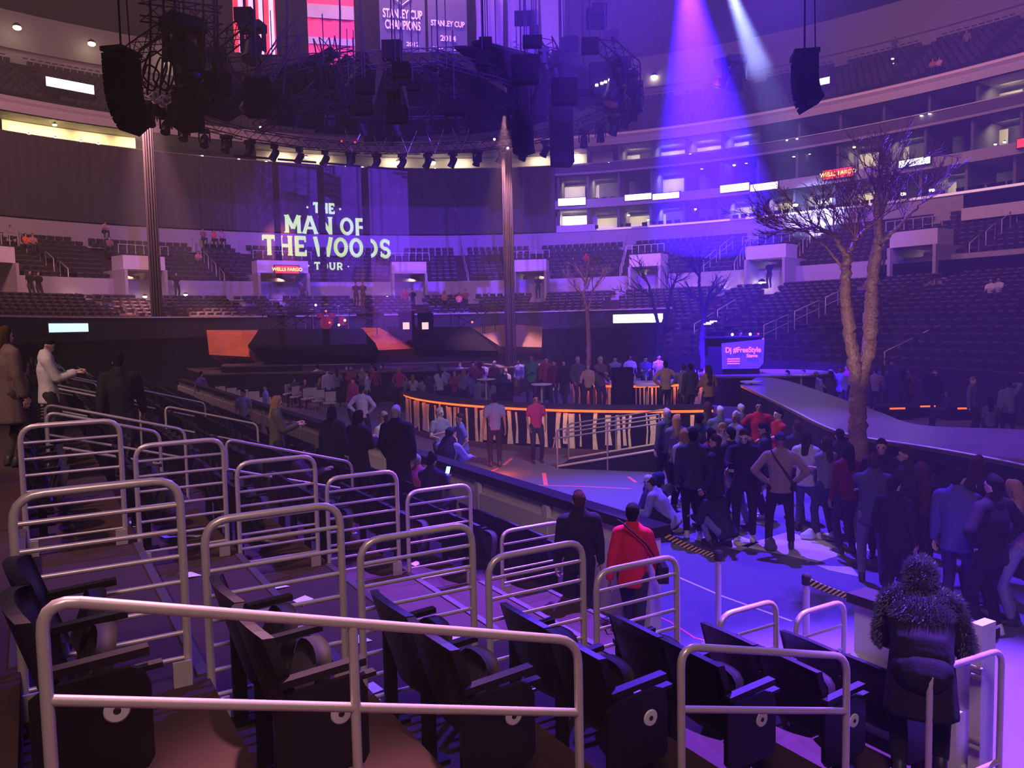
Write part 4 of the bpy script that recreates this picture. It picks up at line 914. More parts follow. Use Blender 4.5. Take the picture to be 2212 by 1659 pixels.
for x, w_ in ((879, 'left'), (920, 'right')):
    p = at_d(x, 716, 40.5); t = thing('guitar_amplifier', p, '%s one of the two black amplifiers with a yellow lit square front' % w_, 'amplifier'); MB().box(p+Z1*.45, (.75, .45, .95)).build('cabinet', M['black'], t)
    MB().box(p+Vector((0, -.24, .28)), (.32, .02, .34)).build('lit_panel', YL, t)
R = random.Random(5)
for i in range(26):
    x = R.uniform(560, 1100); y = R.uniform(672, 712); p = at_d(x, y, 42); t = MB().tube([p, Vector((p.x, p.y, 2.6))], .02, 5).build('stand_pole', M['truss']); tag(t, 'thin dark microphone or cymbal pole among the band gear', 'pole', 'thin poles among the band gear')
for i, (x, y) in enumerate([(682, 659), (704, 672), (712, 697), (745, 692), (878, 683), (887, 681), (912, 682), (930, 681), (904, 690), (732, 702), (1020, 696), (886, 738)]):
    p = at_d(x, y, 40.9); o = MB().sphere(tuple(p), .055, 8, 5).build('stage_lamp', M['orange'] if i % 3 else M['lampw']); tag(o, 'tiny glowing lamp among the band gear', 'light', 'tiny lamps among the band gear')

# ================================================================= ROUND BAR
BC = Vector((5.0, 29.0)); BR = 8.85
def arc_pts(c, r, a0, a1, n): return [(c.x+r*math.cos(a0+(a1-a0)*i/n), c.y+r*math.sin(a0+(a1-a0)*i/n)) for i in range(n+1)]
def arc_slab(mb, c, r0, r1, a0, a1, z0, z1, n): return mb.prism(arc_pts(c, r1, a0, a1, n)+arc_pts(c, r0, a1, a0, n), z0, z1)
BA0, BA1 = math.atan2(26.7-29, -3.8-5)+2*math.pi, math.atan2(20.15-29, 4.83-5)+2*math.pi+.02
bar = thing('bar_counter', (BC.x-3, BC.y-8, 0), 'long curved outer bar counter with an orange glow under its dark top', 'bar counter')
arc_slab(MB(), BC, BR-.55, BR+.12, BA0, BA1, 1.20, 1.28, 40).build('counter_top', M['dark'], bar)
arc_slab(MB(), BC, BR-.10, BR-.06, BA0, BA1, 0, 1.2, 40).build('front_panel', M['stageside'], bar)
arc_slab(MB(), BC, BR-.05, BR+.04, BA0, BA1, 1.13, 1.195, 40).build('light_strip', M['orange'], bar)
arc_slab(MB(), BC, BR-.07, BR+.01, BA0, BA1, 0, .16, 40).build('kick_board', mat('kick', (.10, .08, .08), .7), bar)
SL = mat('birch_trunk', (.80, .68, .56), .65, scale=10, var=.35)
R = random.Random(9); mb = MB(); a = BA0+.01; ns = 0
while a < BA1-.01:
    w_ = R.choice([.05, .07, .09, .13, .18]); p = Vector((BC.x+BR*math.cos(a), BC.y+BR*math.sin(a), 0)); nn = Vector((math.cos(a), math.sin(a), 0)); tg = Vector((-nn.y, nn.x, 0))
    x0, x1 = R.uniform(-.03, .03), R.uniform(-.03, .03); w2 = w_*R.uniform(.6, 1.1); zt = R.uniform(1.05, 1.12); zb = R.uniform(.16, .3)
    P = [p-nn*.05-tg*(w_/2)+Z1*zb, p-nn*.05+tg*(w_/2)+Z1*zb, p-nn*.05+tg*(w2/2*.8+x0)+Z1*(zb+(zt-zb)*.5), p-nn*.05+tg*(w2/2+x1)+Z1*zt, p-nn*.05+tg*(-w2/2+x1)+Z1*zt, p-nn*.05+tg*(-w2/2*.8+x0)+Z1*(zb+(zt-zb)*.5)]
    mb.plate(P, nn, .035); a += (w_+R.choice([.04, .07, .10, .22, .34]))/BR; ns += 1
mb.build('slat', SL, bar)
for i in range(14):
    a = BA0+(BA1-BA0)*(i+.5)/14; p = Vector((BC.x+(BR+.25)*math.cos(a), BC.y+(BR+.25)*math.sin(a), 1.1)); l = point('counter_glow', p, (1, .22, .06), 1.8, .1)
for x, y in ((1010, 1000), (1040, 1003), (1085, 1000)): p = at_z(x, y-4, .3); point('floor_glow', p, (1, .12, .03), 22, .2)
area('bar_front_wash', (1.5, 15.5, 6), (2.0, 20.3, .7), (1, .74, .68), 240, .6)
fl = deck([(BC.x-.6+6.6*math.cos(2*math.pi*i/60), BC.y+6.8*math.sin(2*math.pi*i/60)) for i in range(60) if not (2 < i < 14 and False)], 0, .5, 'bar_platform', 'low round platform inside the curved bar that people stand on', 'platform', M['floor'])
IB = Vector((4.6, 29.3)); ib = thing('bar_counter', (IB.x, IB.y, .5), 'inner round bar with a bright violet top and orange lit slats', 'bar counter')
arc_slab(MB(), IB, 1.5, 2.55, R_(175), R_(365), 1.30, 1.38, 36).build('counter_top', M['white'], ib)
arc_slab(MB(), IB, 2.30, 2.36, R_(175), R_(365), .5, 1.3, 36).build('front_panel', M['stageside'], ib)
arc_slab(MB(), IB, 2.37, 2.43, R_(175), R_(365), 1.22, 1.29, 36).build('light_strip', M['orange'], ib)
mb = MB()
for i in range(60):
    a = R_(176+188*i/59); p = Vector((IB.x+2.38*math.cos(a), IB.y+2.38*math.sin(a), 0)); nn = Vector((math.cos(a), math.sin(a), 0)); tg = Vector((-nn.y, nn.x, 0)); w_ = R.choice([.04, .06, .09])
    mb.box(p+Z1*.86, (w_, .03, .68), (tg, nn, Z1))
mb.build('slat', SL, ib)
for i in range(7):
    a = R_(195+150*i/6); point('counter_glow', (IB.x+2.62*math.cos(a), IB.y+2.62*math.sin(a), 1.15), (1, .16, .03), 5, .1)
# bottles and glasses on the inner bar
bt = MB().lathe([(.035, 0), (.037, .15), (.033, .19), (.014, .23), (.013, .30)], (0, 0, 0), 10)
bme = bt.mesh('bottle'); bme.materials.append(mat('bottle_glass', (.5, .5, .6), .15))
for i in range(18):
    a = R_(190+165*i/17); r = 1.7+.7*((i*37) % 10)/10; o = bpy.data.objects.new('bottle', bme); COL.objects.link(o); o.location = (IB.x+r*math.cos(a), IB.y+r*math.sin(a), 1.38); o['_w'] = tuple(o.location)
    tag(o, 'small bottle standing on the violet lit inner bar top', 'bottle', 'bottles on the inner bar')
for i, (x, d_) in enumerate(((1345, 25.2), (1170, 31), (1090, 30))):
    X = (x-1106)/F_PX*d_; t = thing('speaker_stack', (X, d_, .5), ['tall black box column standing before the inner bar', 'black box at the edge of the bar platform', 'low black box left on the bar platform'][i], 'speaker')
    MB().box((X, d_, .5+[.75, .4, .35][i]), (.62, .5, [1.5, .8, .7][i])).build('cabinet', M['black'], t)
    MB().box((X, d_-.26, .5+[.75, .4, .35][i]), (.5, .02, [1.3, .65, .55][i])).build('grille', M['black_metal'], t)
for i in range(5):
    a = R_(196+34*i); c = Vector((BC.x-.5+5.6*math.cos(a), BC.y+5.6*math.sin(a), .5)); t = thing('cocktail_table', c, 'tall round drinks table on the bar platform, %s from the left' % ordn(i), 'table', 'tall drinks tables')
    MB().lathe([(.32, 0), (.32, .03)], c+Z1*1.05, 20).build('table_top', M['white'], t); MB().tube([c, c+Z1*1.05], .035, 8).build('leg', M['rail'], t); MB().lathe([(.25, 0), (.2, .03)], c, 16).build('base', M['dark'], t)
# booth
t = thing('dj_booth', (PC.x-.3, PC.y-1.2, 1.52), 'boxy disc jockey booth with a violet lit front sign in pink script', 'booth')
bc = BCN = Vector((at_d(1585, 760, 28).x, 28, 0)); ux = Vector((1, -.12, 0)).normalized(); uy = Vector((-ux.y, ux.x, 0))
MB().box(bc+uy*.45+Z1*2.15, (1.75, .9, 1.25), (ux, uy, Z1)).build('body', M['dark'], t)
MB().box(bc+uy*.45+Z1*2.80, (1.85, 1.0, .06), (ux, uy, Z1)).build('counter', M['dark'], t)
MB().box(bc+ux*-.55+uy*.5+Z1*2.92, (.6, .5, .18), (ux, uy, Z1)).build('mixer', M['black_metal'], t)
VP = mat('sign_panel', (.16, .08, .6), .5, emit=(.10, .04, .75), es=.55, var=0)
sg = MB(); c0 = bc-uy*.04+ux*.28; P = [(-.68, 1.72), (.55, 1.72), (.70, 1.9), (.74, 2.72), (-.70, 2.60)]
sg.plate([c0+ux*a+Z1*z for a, z in P], -uy, .03); sgo = sg.build('sign_panel', VP, t)
PKT = mat('sign_script', (1, .3, .9), .5, emit=(1.0, .16, .85), es=1.2, var=0)
sign_text('Dj #FreeStyle', c0-uy*.05+Z1*2.36+ux*.02, ux, .26, PKT, t, fit=1.18); sign_text('Steve', c0-uy*.05+Z1*2.16+ux*.32, ux, .17, PKT, t)
m_ = MB()
for i in range(3): m_.box(c0-uy*.05+ux*-.30+Z1*(2.06-.08*i), (.42, .01, .03), (ux, uy, Z1))
m_.build('sign_lines', PKT, t)
for dx in (-.35, .25): MB().sphere(tuple(bc+ux*(dx+.3)-uy*.02+Z1*2.90), .045, 8, 5).build('booth_lamp', M['lampw'], t)
for dx, z in ((.82, 2.9), (.98, 2.72)): MB().sphere(tuple(bc+ux*dx-uy*.02+Z1*z), .04, 8, 5).build('booth_lamp', M['ledr'], t)
spot('booth_wash', (9, 20, 9), (bc.x, 28, 2), (.18, .06, 1), 900, 24)
for i, (x, y) in enumerate([(1528, 700), (1541, 694), (1533, 697)]):
    p = at_d(x, y, 30); o = MB().box(p, (.26, .05, .04)).build('tube_lamp', M['ledy']); tag(o, 'small yellow tube light above the booth', 'light', 'yellow tube lights')

# ================================================================= TREES
BK = mat('bark', (.28, .17, .10), .38, scale=26, var=.85, bump=1.0); BKD = mat('bark_dark', (.05, .04, .045), .85, scale=22, var=.5, bump=.8)
def limb(mb, P, r0, r1, R, wob=.02, n=10, seg=9):
    P = [Vector(p) for p in P]; Q = []
    for i in range(len(P)-1):
        p0, p1, p2, p3 = P[max(0, i-1)], P[i], P[i+1], P[min(len(P)-1, i+2)]
        for k in range(n): u = k/n; Q.append(.5*((2*p1)+(-p0+p2)*u+(2*p0-5*p1+4*p2-p3)*u*u+(-p0+3*p1-3*p2+p3)*u**3))
    Q.append(P[-1]); N = len(Q); Q = [q+Vector((R.uniform(-1, 1), R.uniform(-1, 1), 0))*wob for q in Q]
    mb.tube(Q, [max(.004, (r0+(r1-r0)*i/(N-1))*R.uniform(.9, 1.1)) for i in range(N)], seg); return Q
def twigs(mb, p, d, L, r, R, depth, spread=.6):
    d = d.normalized(); pts = [p]; q = p.copy(); dd = d.copy()
    for i in range(4):
        dd = (dd+Vector((R.uniform(-1, 1), R.uniform(-1, 1), R.uniform(-.6, .9)))*.22).normalized(); q = q+dd*L/4; pts.append(q.copy())
    mb.tube(pts, [max(.0035, r*(1-.18*i)) for i in range(5)], 5 if r > .012 else 3, caps=False)
    if depth <= 0: return
    for i in range(R.choice([3, 4])):
        k = R.choice([1, 2, 3, 4]); s_ = Vector((R.uniform(-1, 1), R.uniform(-1, 1), R.uniform(-.5, .9)))*spread
        twigs(mb, pts[k], dd+s_, L*R.uniform(.5, .75), r*.58, R, depth-1, spread)
def tree(base, px, dep, limbs, tips, rtr, label, seed, bark, depth=3, base_w=1.25, L=.55):
    R = random.Random(seed); t = thing('bare_tree', base, label, 'tree'); mb = MB(); br = MB()
    for P, r0, r1 in limbs: limb(mb, [at_d(x, y, dep+e) for x, y, e in P], r0, r1, R)
    mb.build('trunk', bark, t)
    for x, y, e, dx, dz, r in tips:
        p = at_d(x, y, dep+e)
        for k in range(4 if depth > 2 else 3): twigs(br, p, Vector((dx+R.uniform(-.5, .5), R.uniform(-.8, .8), dz+R.uniform(-.3, .3))), L*R.uniform(.8, 1.3), r, R, depth)
    br.build('branches', bark, t); return t
tb = at_d(1857, 1010, 12.6); tb.z = 0
tree(tb, None, 12.6, [
 ([(1866, 1172, 0), (1856, 1000, 0), (1852, 900, 0), (1858, 830, 0), (1878, 740, .05), (1882, 660, .1), (1885, 600, .12), (1897, 530, .1)], .155, .085, ),
 ([(1852, 870, .05), (1845, 780, -.05), (1832, 690, -.1), (1826, 620, -.15), (1830, 555, -.1)], .115, .07),
 ([(1897, 530, .1), (1897, 470, .15), (1893, 420, .2)], .075, .04), ([(1900, 525, .1), (1935, 495, 0), (1990, 440, -.1)], .045, .012),
 ([(1830, 555, -.1), (1800, 510, -.2), (1765, 490, -.3)], .05, .02), ([(1830, 555, -.1), (1848, 520, 0), (1870, 495, .1)], .05, .02),
 ([(1822, 585, -.1), (1790, 540, 0), (1700, 468, .1)], .028, .008), ([(1897, 470, .1), (1915, 430, .1), (1928, 380, .2)], .04, .015)],
 [(1765, 490, -.3, -.6, .1, .016), (1800, 510, -.2, -.4, .6, .018), (1745, 500, 0, -.8, 0, .012), (1870, 495, .1, .5, .7, .016), (1848, 515, 0, 0, 1, .016), (1893, 420, .2, -.3, .8, .018), (1928, 380, .2, .2, .6, .014), (1905, 440, .2, -.2, .9, .016), (1990, 440, -.1, .6, .5, .009), (1880, 450, .1, -.8, .4, .014), (1830, 500, -.2, -.3, .9, .014), (1730, 485, 0, -.5, .3, .010), (1910, 400, 0, 0, .8, .014), (1950, 470, 0, .5, .6, .010)],
 .15, 'big bare forked tree with sparkling bark standing among the crowd', 3, BK, 3, L=.44)
for dep, off, lb, seed, sc in [(38, 0, 'slim bare tree with a V shaped fork behind the violet inner bar', 5, 1), ]:
    b = at_d(1424, 768, 40); b.z = 0
    tree(b, None, 40, [([(1424, 768, 0), (1426, 740, 0), (1427, 716, 0)], .17, .14), ([(1427, 718, 0), (1416, 680, 0), (1408, 640, 0), (1400, 612, 0)], .10, .05), ([(1427, 718, 0), (1442, 670, 0), (1450, 630, 0), (1462, 598, 0)], .12, .05)],
     [(1400, 612, 0, -.5, .8, .04), (1408, 640, 0, -.9, .3, .04), (1462, 598, 0, .3, 1, .04), (1450, 630, 0, -.5, .8, .035), (1456, 612, 0, .8, .5, .035)], .15, lb, seed, BKD, 2, L=.95)
b = at_d(1520, 790, 34.5); b.z = 0
tree(b, None, 34.5, [([(1521, 795, 0), (1517, 740, 0), (1520, 690, 0), (1516, 650, 0)], .16, .08), ([(1520, 700, 0), (1527, 660, 0), (1532, 632, 0)], .08, .04), ([(1516, 650, 0), (1510, 615, 0), (1512, 580, 0)], .08, .04)],
 [(1512, 580, 0, 0, 1, .035), (1532, 632, 0, .6, .7, .035), (1516, 650, 0, -.8, .4, .035), (1512, 600, 0, -.6, .8, .03), (1530, 650, 0, .9, .3, .03)], .12, 'slim dark bare tree just left of the booth', 8, BKD, 2, L=.8)
b = at_d(1271, 700, 46); b.z = 0
tree(b, None, 46, [([(1272, 790, 0), (1271, 720, 0), (1268, 672, 0), (1262, 640, 0), (1264, 610, 0)], .14, .06), ([(1269, 672, 0), (1275, 655, 0), (1280, 630, 0)], .08, .04)],
 [(1264, 610, 0, -.3, 1, .045), (1262, 640, 0, -.9, .6, .04), (1280, 630, 0, .6, .8, .04), (1268, 625, 0, .2, 1, .04)], .12, 'distant bare tree before the far rows, left of the glowing board', 9, BK, 2, L=1.0)
b = at_d(1655, 800, 31)

# ================================================================= FLOOR THINGS
RT = mat('red_tape', (1.0, .16, .22), .6, emit=(1, .12, .16), es=.0, var=0); WT = mat('white_tape', (.95, .92, .95), .6, var=0); YB = mat('hazard_tape', (.75, .68, .12), .6, var=0)
def tape(pts, w_, m, label):
    P = [at_z(x, y, 0) for x, y in pts]; L_, Rr = [], []
    for i, p in enumerate(P):
        d = (P[min(i+1, len(P)-1)]-P[max(i-1, 0)]).normalized(); s_ = Vector((-d.y, d.x, 0))*w_/2; L_.append(p+s_); Rr.append(p-s_)
    mb = MB(); mb.prism([q[:2] for q in L_+Rr[::-1]], .0005, .004); tag(mb.build('floor_tape', m), label, 'tape')
tape([(1148, 1048), (1260, 1051), (1364, 1056)], .05, RT, 'long straight red tape line on the floor before the ramp')
tape([(1175, 1022), (1179, 1048)], .09, RT, 'short upright red tape mark meeting the long line')
tape([(1357, 1030), (1374, 1042)], .07, RT, 'short slanting red tape mark by the kneeling person')
tape([(1088, 1005), (1106, 990)], .08, RT, 'orange tape mark beside the man in the blue shirt')
tape([(1062, 1018), (1076, 1012)], .05, RT, 'faint tape mark near the barrier corner')
tape([(1430, 1232), (1560, 1288), (1710, 1342)], .035, WT, 'long white tape line crossing the violet floor')
tape([(1418, 1330), (1450, 1345), (1500, 1378), (1530, 1386)], .03, RT, 'wavy red tape line left of the belt post')
tape([(1410, 1396), (1480, 1436), (1560, 1475)], .03, RT, 'red tape line seen between the black seats')
# belt posts
def hz_mat():
    m = mat('striped_belt', (.5, .4, .05), .6, var=0); nt = m.node_tree; b = nt.nodes['Principled BSDF']; tc = nt.nodes.new('ShaderNodeTexCoord'); wv = nt.nodes.new('ShaderNodeTexWave'); wv.wave_type = 'BANDS'; wv.bands_direction = 'DIAGONAL'; wv.inputs['Scale'].default_value = 2.2; wv.inputs['Distortion'].default_value = 0
    rp = nt.nodes.new('ShaderNodeValToRGB'); rp.color_ramp.interpolation = 'CONSTANT'; rp.color_ramp.elements[0].color = (.01, .01, .01, 1); rp.color_ramp.elements[1].position = .5; rp.color_ramp.elements[1].color = (.50, .46, .12, 1)
    nt.links.new(tc.outputs['Object'], wv.inputs['Vector']); nt.links.new(wv.outputs['Color'], rp.inputs[0]); nt.links.new(rp.outputs[0], b.inputs['Base Color']); return m
HZ = hz_mat()
def stanchion(p, label, h=1.0):
    t = thing('belt_post', p, label, 'belt post'); MB().lathe([(.18, 0), (.175, .02), (.04, .05), (.035, .06)], p, 22).build('base', M['rail'], t); MB().tube([p+Z1*.05, p+Z1*(h-.08)], .032, 12).build('pole', M['rail'], t)
    MB().lathe([(.042, 0), (.045, .08), (.04, .10), (.02, .11)], p+Z1*(h-.10), 14).build('belt_head', M['dark'], t); return p+Z1*(h-.06)
def belt(a, b, label):
    n = 28; P = [a.lerp(b, i/n)-Z1*(.025*math.sin(math.pi*i/n)) for i in range(n+1)]; t = thing('retractable_belt', a, label, 'belt'); mb, ms = MB(), MB(); e = (b-a).normalized()*.035
    for i in range(n):
        q, r = P[i], P[i+1]; nn = (r-q).cross(Z1).normalized(); (mb if i % 2 else ms).plate([q-Z1*.03-e*(i > 0), r-Z1*.03-e*(i < n-1), r+Z1*.03+e*(i < n-1), q+Z1*.03+e*(i > 0)], nn, .004)
    mb.build('webbing', YB, t); ms.build('stripe', M['dark'], t)
s1 = at_z(1552, 1397, 0); h1 = stanchion(s1, 'grey belt post standing on the violet floor, its striped belt going left', 1.03)
belt(st(5.88, 6.7, 1.10), h1, 'black and yellow striped belt from the barrier end to the belt post')
s2 = at_d(1742, 1255, 7.6); s2.z = 0; h2 = stanchion(s2, 'belt post behind the low guard rails, its striped belt going right', 1.0)
s3 = at_d(1880, 1300, 7.0); s3.z = 0; h3 = stanchion(s3, 'belt post mostly hidden beside the fur coat', 1.0); belt(h2, h3, 'black and yellow striped belt ending at the fur coat')
# access ramp with tube rails before the bar
t = thing('access_ramp', at_z(1300, 1015, 0), 'low dark ramp with tube handrails along the front of the curved bar', 'ramp')
A = [at_z(1205, 1012, 0), at_z(1425, 1020, 0)]; dd = (A[1]-A[0]).normalized(); sd = Vector((-dd.y, dd.x, 0))
L_ = (A[1]-A[0]).length
vs = [A[0], A[1], A[1]+Z1*.5, A[0]+Z1*.03]; MB().plate(vs, sd, 1.1).build('ramp_deck', M['stageside'], t)
MB().tube([A[0]+Z1*.05, A[1]+Z1*.52], .03, 8).build('ramp_edge', M['rail'], t); MB().tube([A[0]+sd*1.1+Z1*.05, A[1]+sd*1.1+Z1*.52], .03, 8).build('ramp_edge', M['rail'], t)
TB = mat('violet_tube', (.35, .33, .38), .4, .6)
for off in (0, 1.1):
    for h in (.92, .72): MB().tube(bend([A[0]+sd*off+Z1*(.5 if h > .8 else .72)+dd*-.1, A[0]+sd*off+Z1*h, A[1]+sd*off+Z1*(h+.4)], .1), .022, 8).build('handrail_tube', TB, t)
    for i in range(3): p = A[0]+sd*off+dd*(L_*i/2); MB().tube([p, p+Z1*(.92+.4*i/2)], .022, 8).build('post', TB, t)
# floor chairs at the left
ch = MB(); ch.box((0, 0, .45), (.42, .42, .04)); 
cm = {'seat': MB().box((0, 0, .45), (.42, .42, .05)), 'backrest': MB().box((0, .2, .70), (.42, .04, .38)), 'leg': MB().tube([(-.18, -.18, 0), (-.18, -.18, .44)], .012, 5), }
k = 0
for (x, y, n) in [(428, 868, 6), (452, 885, 6), (478, 905, 5), (640, 880, 4), (600, 868, 4), (560, 856, 4)]:
    for i in range(n):
        p = at_z(x+i*24, y+i*5, 0); t = thing('folding_chair', p, 'pale folding chair on the dim floor beyond the barrier', 'chair', 'folding chairs on the floor', rz=ANG_N)
        MB().box((0, 0, .45), (.42, .42, .05)).build('seat', M['white'], t, False); MB().box((0, -.2, .72), (.42, .04, .38)).build('backrest', M['white'], t, False)
        for a, b in ((-1, -1), (1, -1), (-1, 1), (1, 1)): MB().tube([(.18*a, .18*b, 0), (.18*a, .18*b, .44)], .012, 5).build('leg', M['rail'], t, False)
# cocktail seating platform with low tables, far right floor
for i, (x, y) in enumerate([(1930, 905), (1995, 900), (2075, 905)]):
    p = at_z(x, y, 0); t = thing('low_table', p, 'low box table glowing orange behind the runway, %s from the left' % ordn(i), 'table', 'low tables behind the runway'); MB().box(p+Z1*.45, (1.3, .7, .06)).build('table_top', M['dark'], t); MB().box(p+Z1*.2, (1.1, .5, .4)).build('base', M['stageside'], t)
    MB().box(p+Z1*.38+Vector((0, -.27, 0)), (.5, .03, .05)).build('light_strip', M['orange'], t)
# dropped papers
PPR = mat('paper', (.85, .84, .86), .7)
R = random.Random(4)
for i in range(26):
    k = R.choice([1, 2, 2, 3, 3, 4, 4]); s_ = row_s(k)+R.uniform(.12, .7); tt = R.uniform(4.6, 7.4) if i < 15 else R.uniform(7.9, 10); p = st(s_, tt, row_z(k)+.0005)
    a = R.uniform(0, 3); X = Vector((math.cos(a), math.sin(a), 0)); Y = Vector((-X.y, X.x, 0)); s2_ = R.uniform(.05, .10)
    P = [p-X*s2_-Y*s2_*.7, p+X*s2_-Y*s2_*.6, p+X*s2_*.9+Y*s2_*.7+Z1*.015, p-X*s2_*.8+Y*s2_*.7+Z1*.01]
    tag(MB().plate(P, (0, 0, 1), .002).build('paper_scrap', PPR), 'crumpled scrap of white paper dropped on the steps', 'paper', 'paper scraps on the steps')

# ================================================================= PEOPLE
V3 = Vector
def cap(mb, a, b, ra, rb, side=None, seg=10, ea=.9, eb=.9):
    """closed tapered capsule; radii may be (across, deep) pairs"""
    a, b = V3(a), V3(b); ra = ra if isinstance(ra, tuple) else (ra, ra); rb = rb if isinstance(rb, tuple) else (rb, rb)
    d = (b-a); L = d.length; d = d.normalized() if L > 1e-6 else V3((0, 0, 1))
    x = V3(side) if side is not None else V3((1, 0, 0))
    x = x-d*x.dot(d)
    if x.length < .05: x = V3((0, 1, 0))-d*d.y
    x.normalize(); y = d.cross(x); rings = []
    for k in (0, 1, 2, 3):
        an = math.pi/2*(k/3.0); rings.append((a-d*(max(ra)*ea*math.cos(an)) if k < 3 else a, (ra[0]*max(.02, math.sin(an)), ra[1]*max(.02, math.sin(an)))))
    for k in (3, 2, 1, 0):
        an = math.pi/2*(k/3.0); rings.append((b+d*(max(rb)*eb*math.cos(an)) if k < 3 else b, (rb[0]*max(.02, math.sin(an)), rb[1]*max(.02, math.sin(an)))))
    vs = [c+x*(math.cos(2*math.pi*i/seg)*r[0])+y*(math.sin(2*math.pi*i/seg)*r[1]) for c, r in rings for i in range(seg)]
    n = len(rings); fs = [(k*seg+i, k*seg+(i+1) % seg, (k+1)*seg+(i+1) % seg, (k+1)*seg+i) for k in range(n-1) for i in range(seg)]
    fs += [tuple(range(seg))[::-1], tuple((n-1)*seg+i for i in range(seg))]
    mb.add(vs, fs, True)
def fuse(mb, vox, extra=None, smooth=3):
    me = mb.mesh('tmp'); o = bpy.data.objects.new('tmp', me); COL.objects.link(o)
    r = o.modifiers.new('r', 'REMESH'); r.mode = 'VOXEL'; r.voxel_size = vox; r.use_smooth_shade = True
    s = o.modifiers.new('s', 'SMOOTH'); s.iterations = smooth; s.factor = .5
    dg = bpy.context.evaluated_depsgraph_get(); out = bpy.data.meshes.new_from_object(o.evaluated_get(dg)); bpy.data.objects.remove(o); bpy.data.meshes.remove(me)
    if extra and extra.v:
        bm = bmesh.new(); bm.from_mesh(out); e = extra.mesh('e'); bm.from_mesh(e); bm.to_mesh(out); bm.free(); bpy.data.meshes.remove(e)
        for p in out.polygons: p.use_smooth = True
    return out
def ik(a, b, l1, l2, pole):
    a, b = V3(a), V3(b); d = b-a; L = min(d.length, (l1+l2)*.995); d.normalize(); b = a+d*L
    x = (l1*l1-l2*l2+L*L)/(2*L); h = math.sqrt(max(1e-6, l1*l1-x*x)); p = V3(pole); p = (p-d*p.dot(d)).normalized()
    return a+d*x+p*h, b
POSE = dict(
 stand=dict(f=[(-.10, .02), (.10, 0)], h=[(-.27, .04, .80), (.27, .05, .80)]),
 wide=dict(f=[(-.19, .06), (.17, -.05)], h=[(-.30, .05, .84), (.25, .16, .98)]),
 phone=dict(f=[(-.10, .02), (.12, 0)], h=[(-.06, .34, 1.22), (.10, .34, 1.20)], hd=(0, 25)),
 onephone=dict(f=[(-.12, .05), (.12, 0)], h=[(-.27, .05, .82), (.22, .42, 1.18)], hd=(-10, 20)),
 folded=dict(f=[(-.12, .04), (.13, 0)], h=[(.12, .24, 1.14), (-.12, .26, 1.18)]),
 hips=dict(f=[(-.16, .0), (.16, .05)], h=[(-.20, .02, 1.0), (.20, .02, 1.0)], pole=(1, -.3)),
 pocket=dict(f=[(-.12, .0), (.11, .06)], h=[(-.21, .12, .90), (.21, .12, .90)], pole=(.6, -.8)),
 walk=dict(f=[(-.09, .30), (.09, -.28)], h=[(-.24, -.12, .86), (.26, .24, .90)], lean=4),
 lean=dict(f=[(-.12, -.25), (.12, -.18)], h=[(-.22, .50, 1.05), (.22, .50, 1.05)], lean=28, hz=.88),
 stoop=dict(f=[(-.12, -.12), (.13, .05)], h=[(-.18, .48, .72), (.22, .46, .78)], lean=48, hz=.80, hd=(0, 10)),
 reach=dict(f=[(-.12, .0), (.12, .1)], h=[(-.25, .12, .95), (.20, .58, 1.25)], lean=6),
 raise_=dict(f=[(-.12, .0), (.12, .0)], h=[(-.25, .05, .82), (.16, .34, 1.58)], hd=(0, -5)),
 talk=dict(f=[(-.13, .0), (.12, .05)], h=[(-.20, .30, 1.05), (.24, .30, 1.10)], hd=(20, 0)),
 sit=dict(f=[(-.12, .46), (.12, .44)], h=[(-.13, .34, .66), (.14, .34, .66)], hz=.50, hy=-.02),
 sitphone=dict(f=[(-.12, .46), (.12, .42)], h=[(-.07, .36, .86), (.08, .36, .86)], hz=.50, hy=-.02, hd=(0, 28)),
 sitlean=dict(f=[(-.14, .46), (.14, .42)], h=[(-.10, .48, .72), (.10, .48, .72)], hz=.50, hy=-.02, lean=26, hd=(0, 10)),
 crouch=dict(f=[(-.12, .16), (.12, .02)], h=[(-.16, .50, .42), (.16, .50, .40)], hz=.30, hy=-.06, lean=34, hd=(0, 20)),
)
_bod = {}
import time as _tm
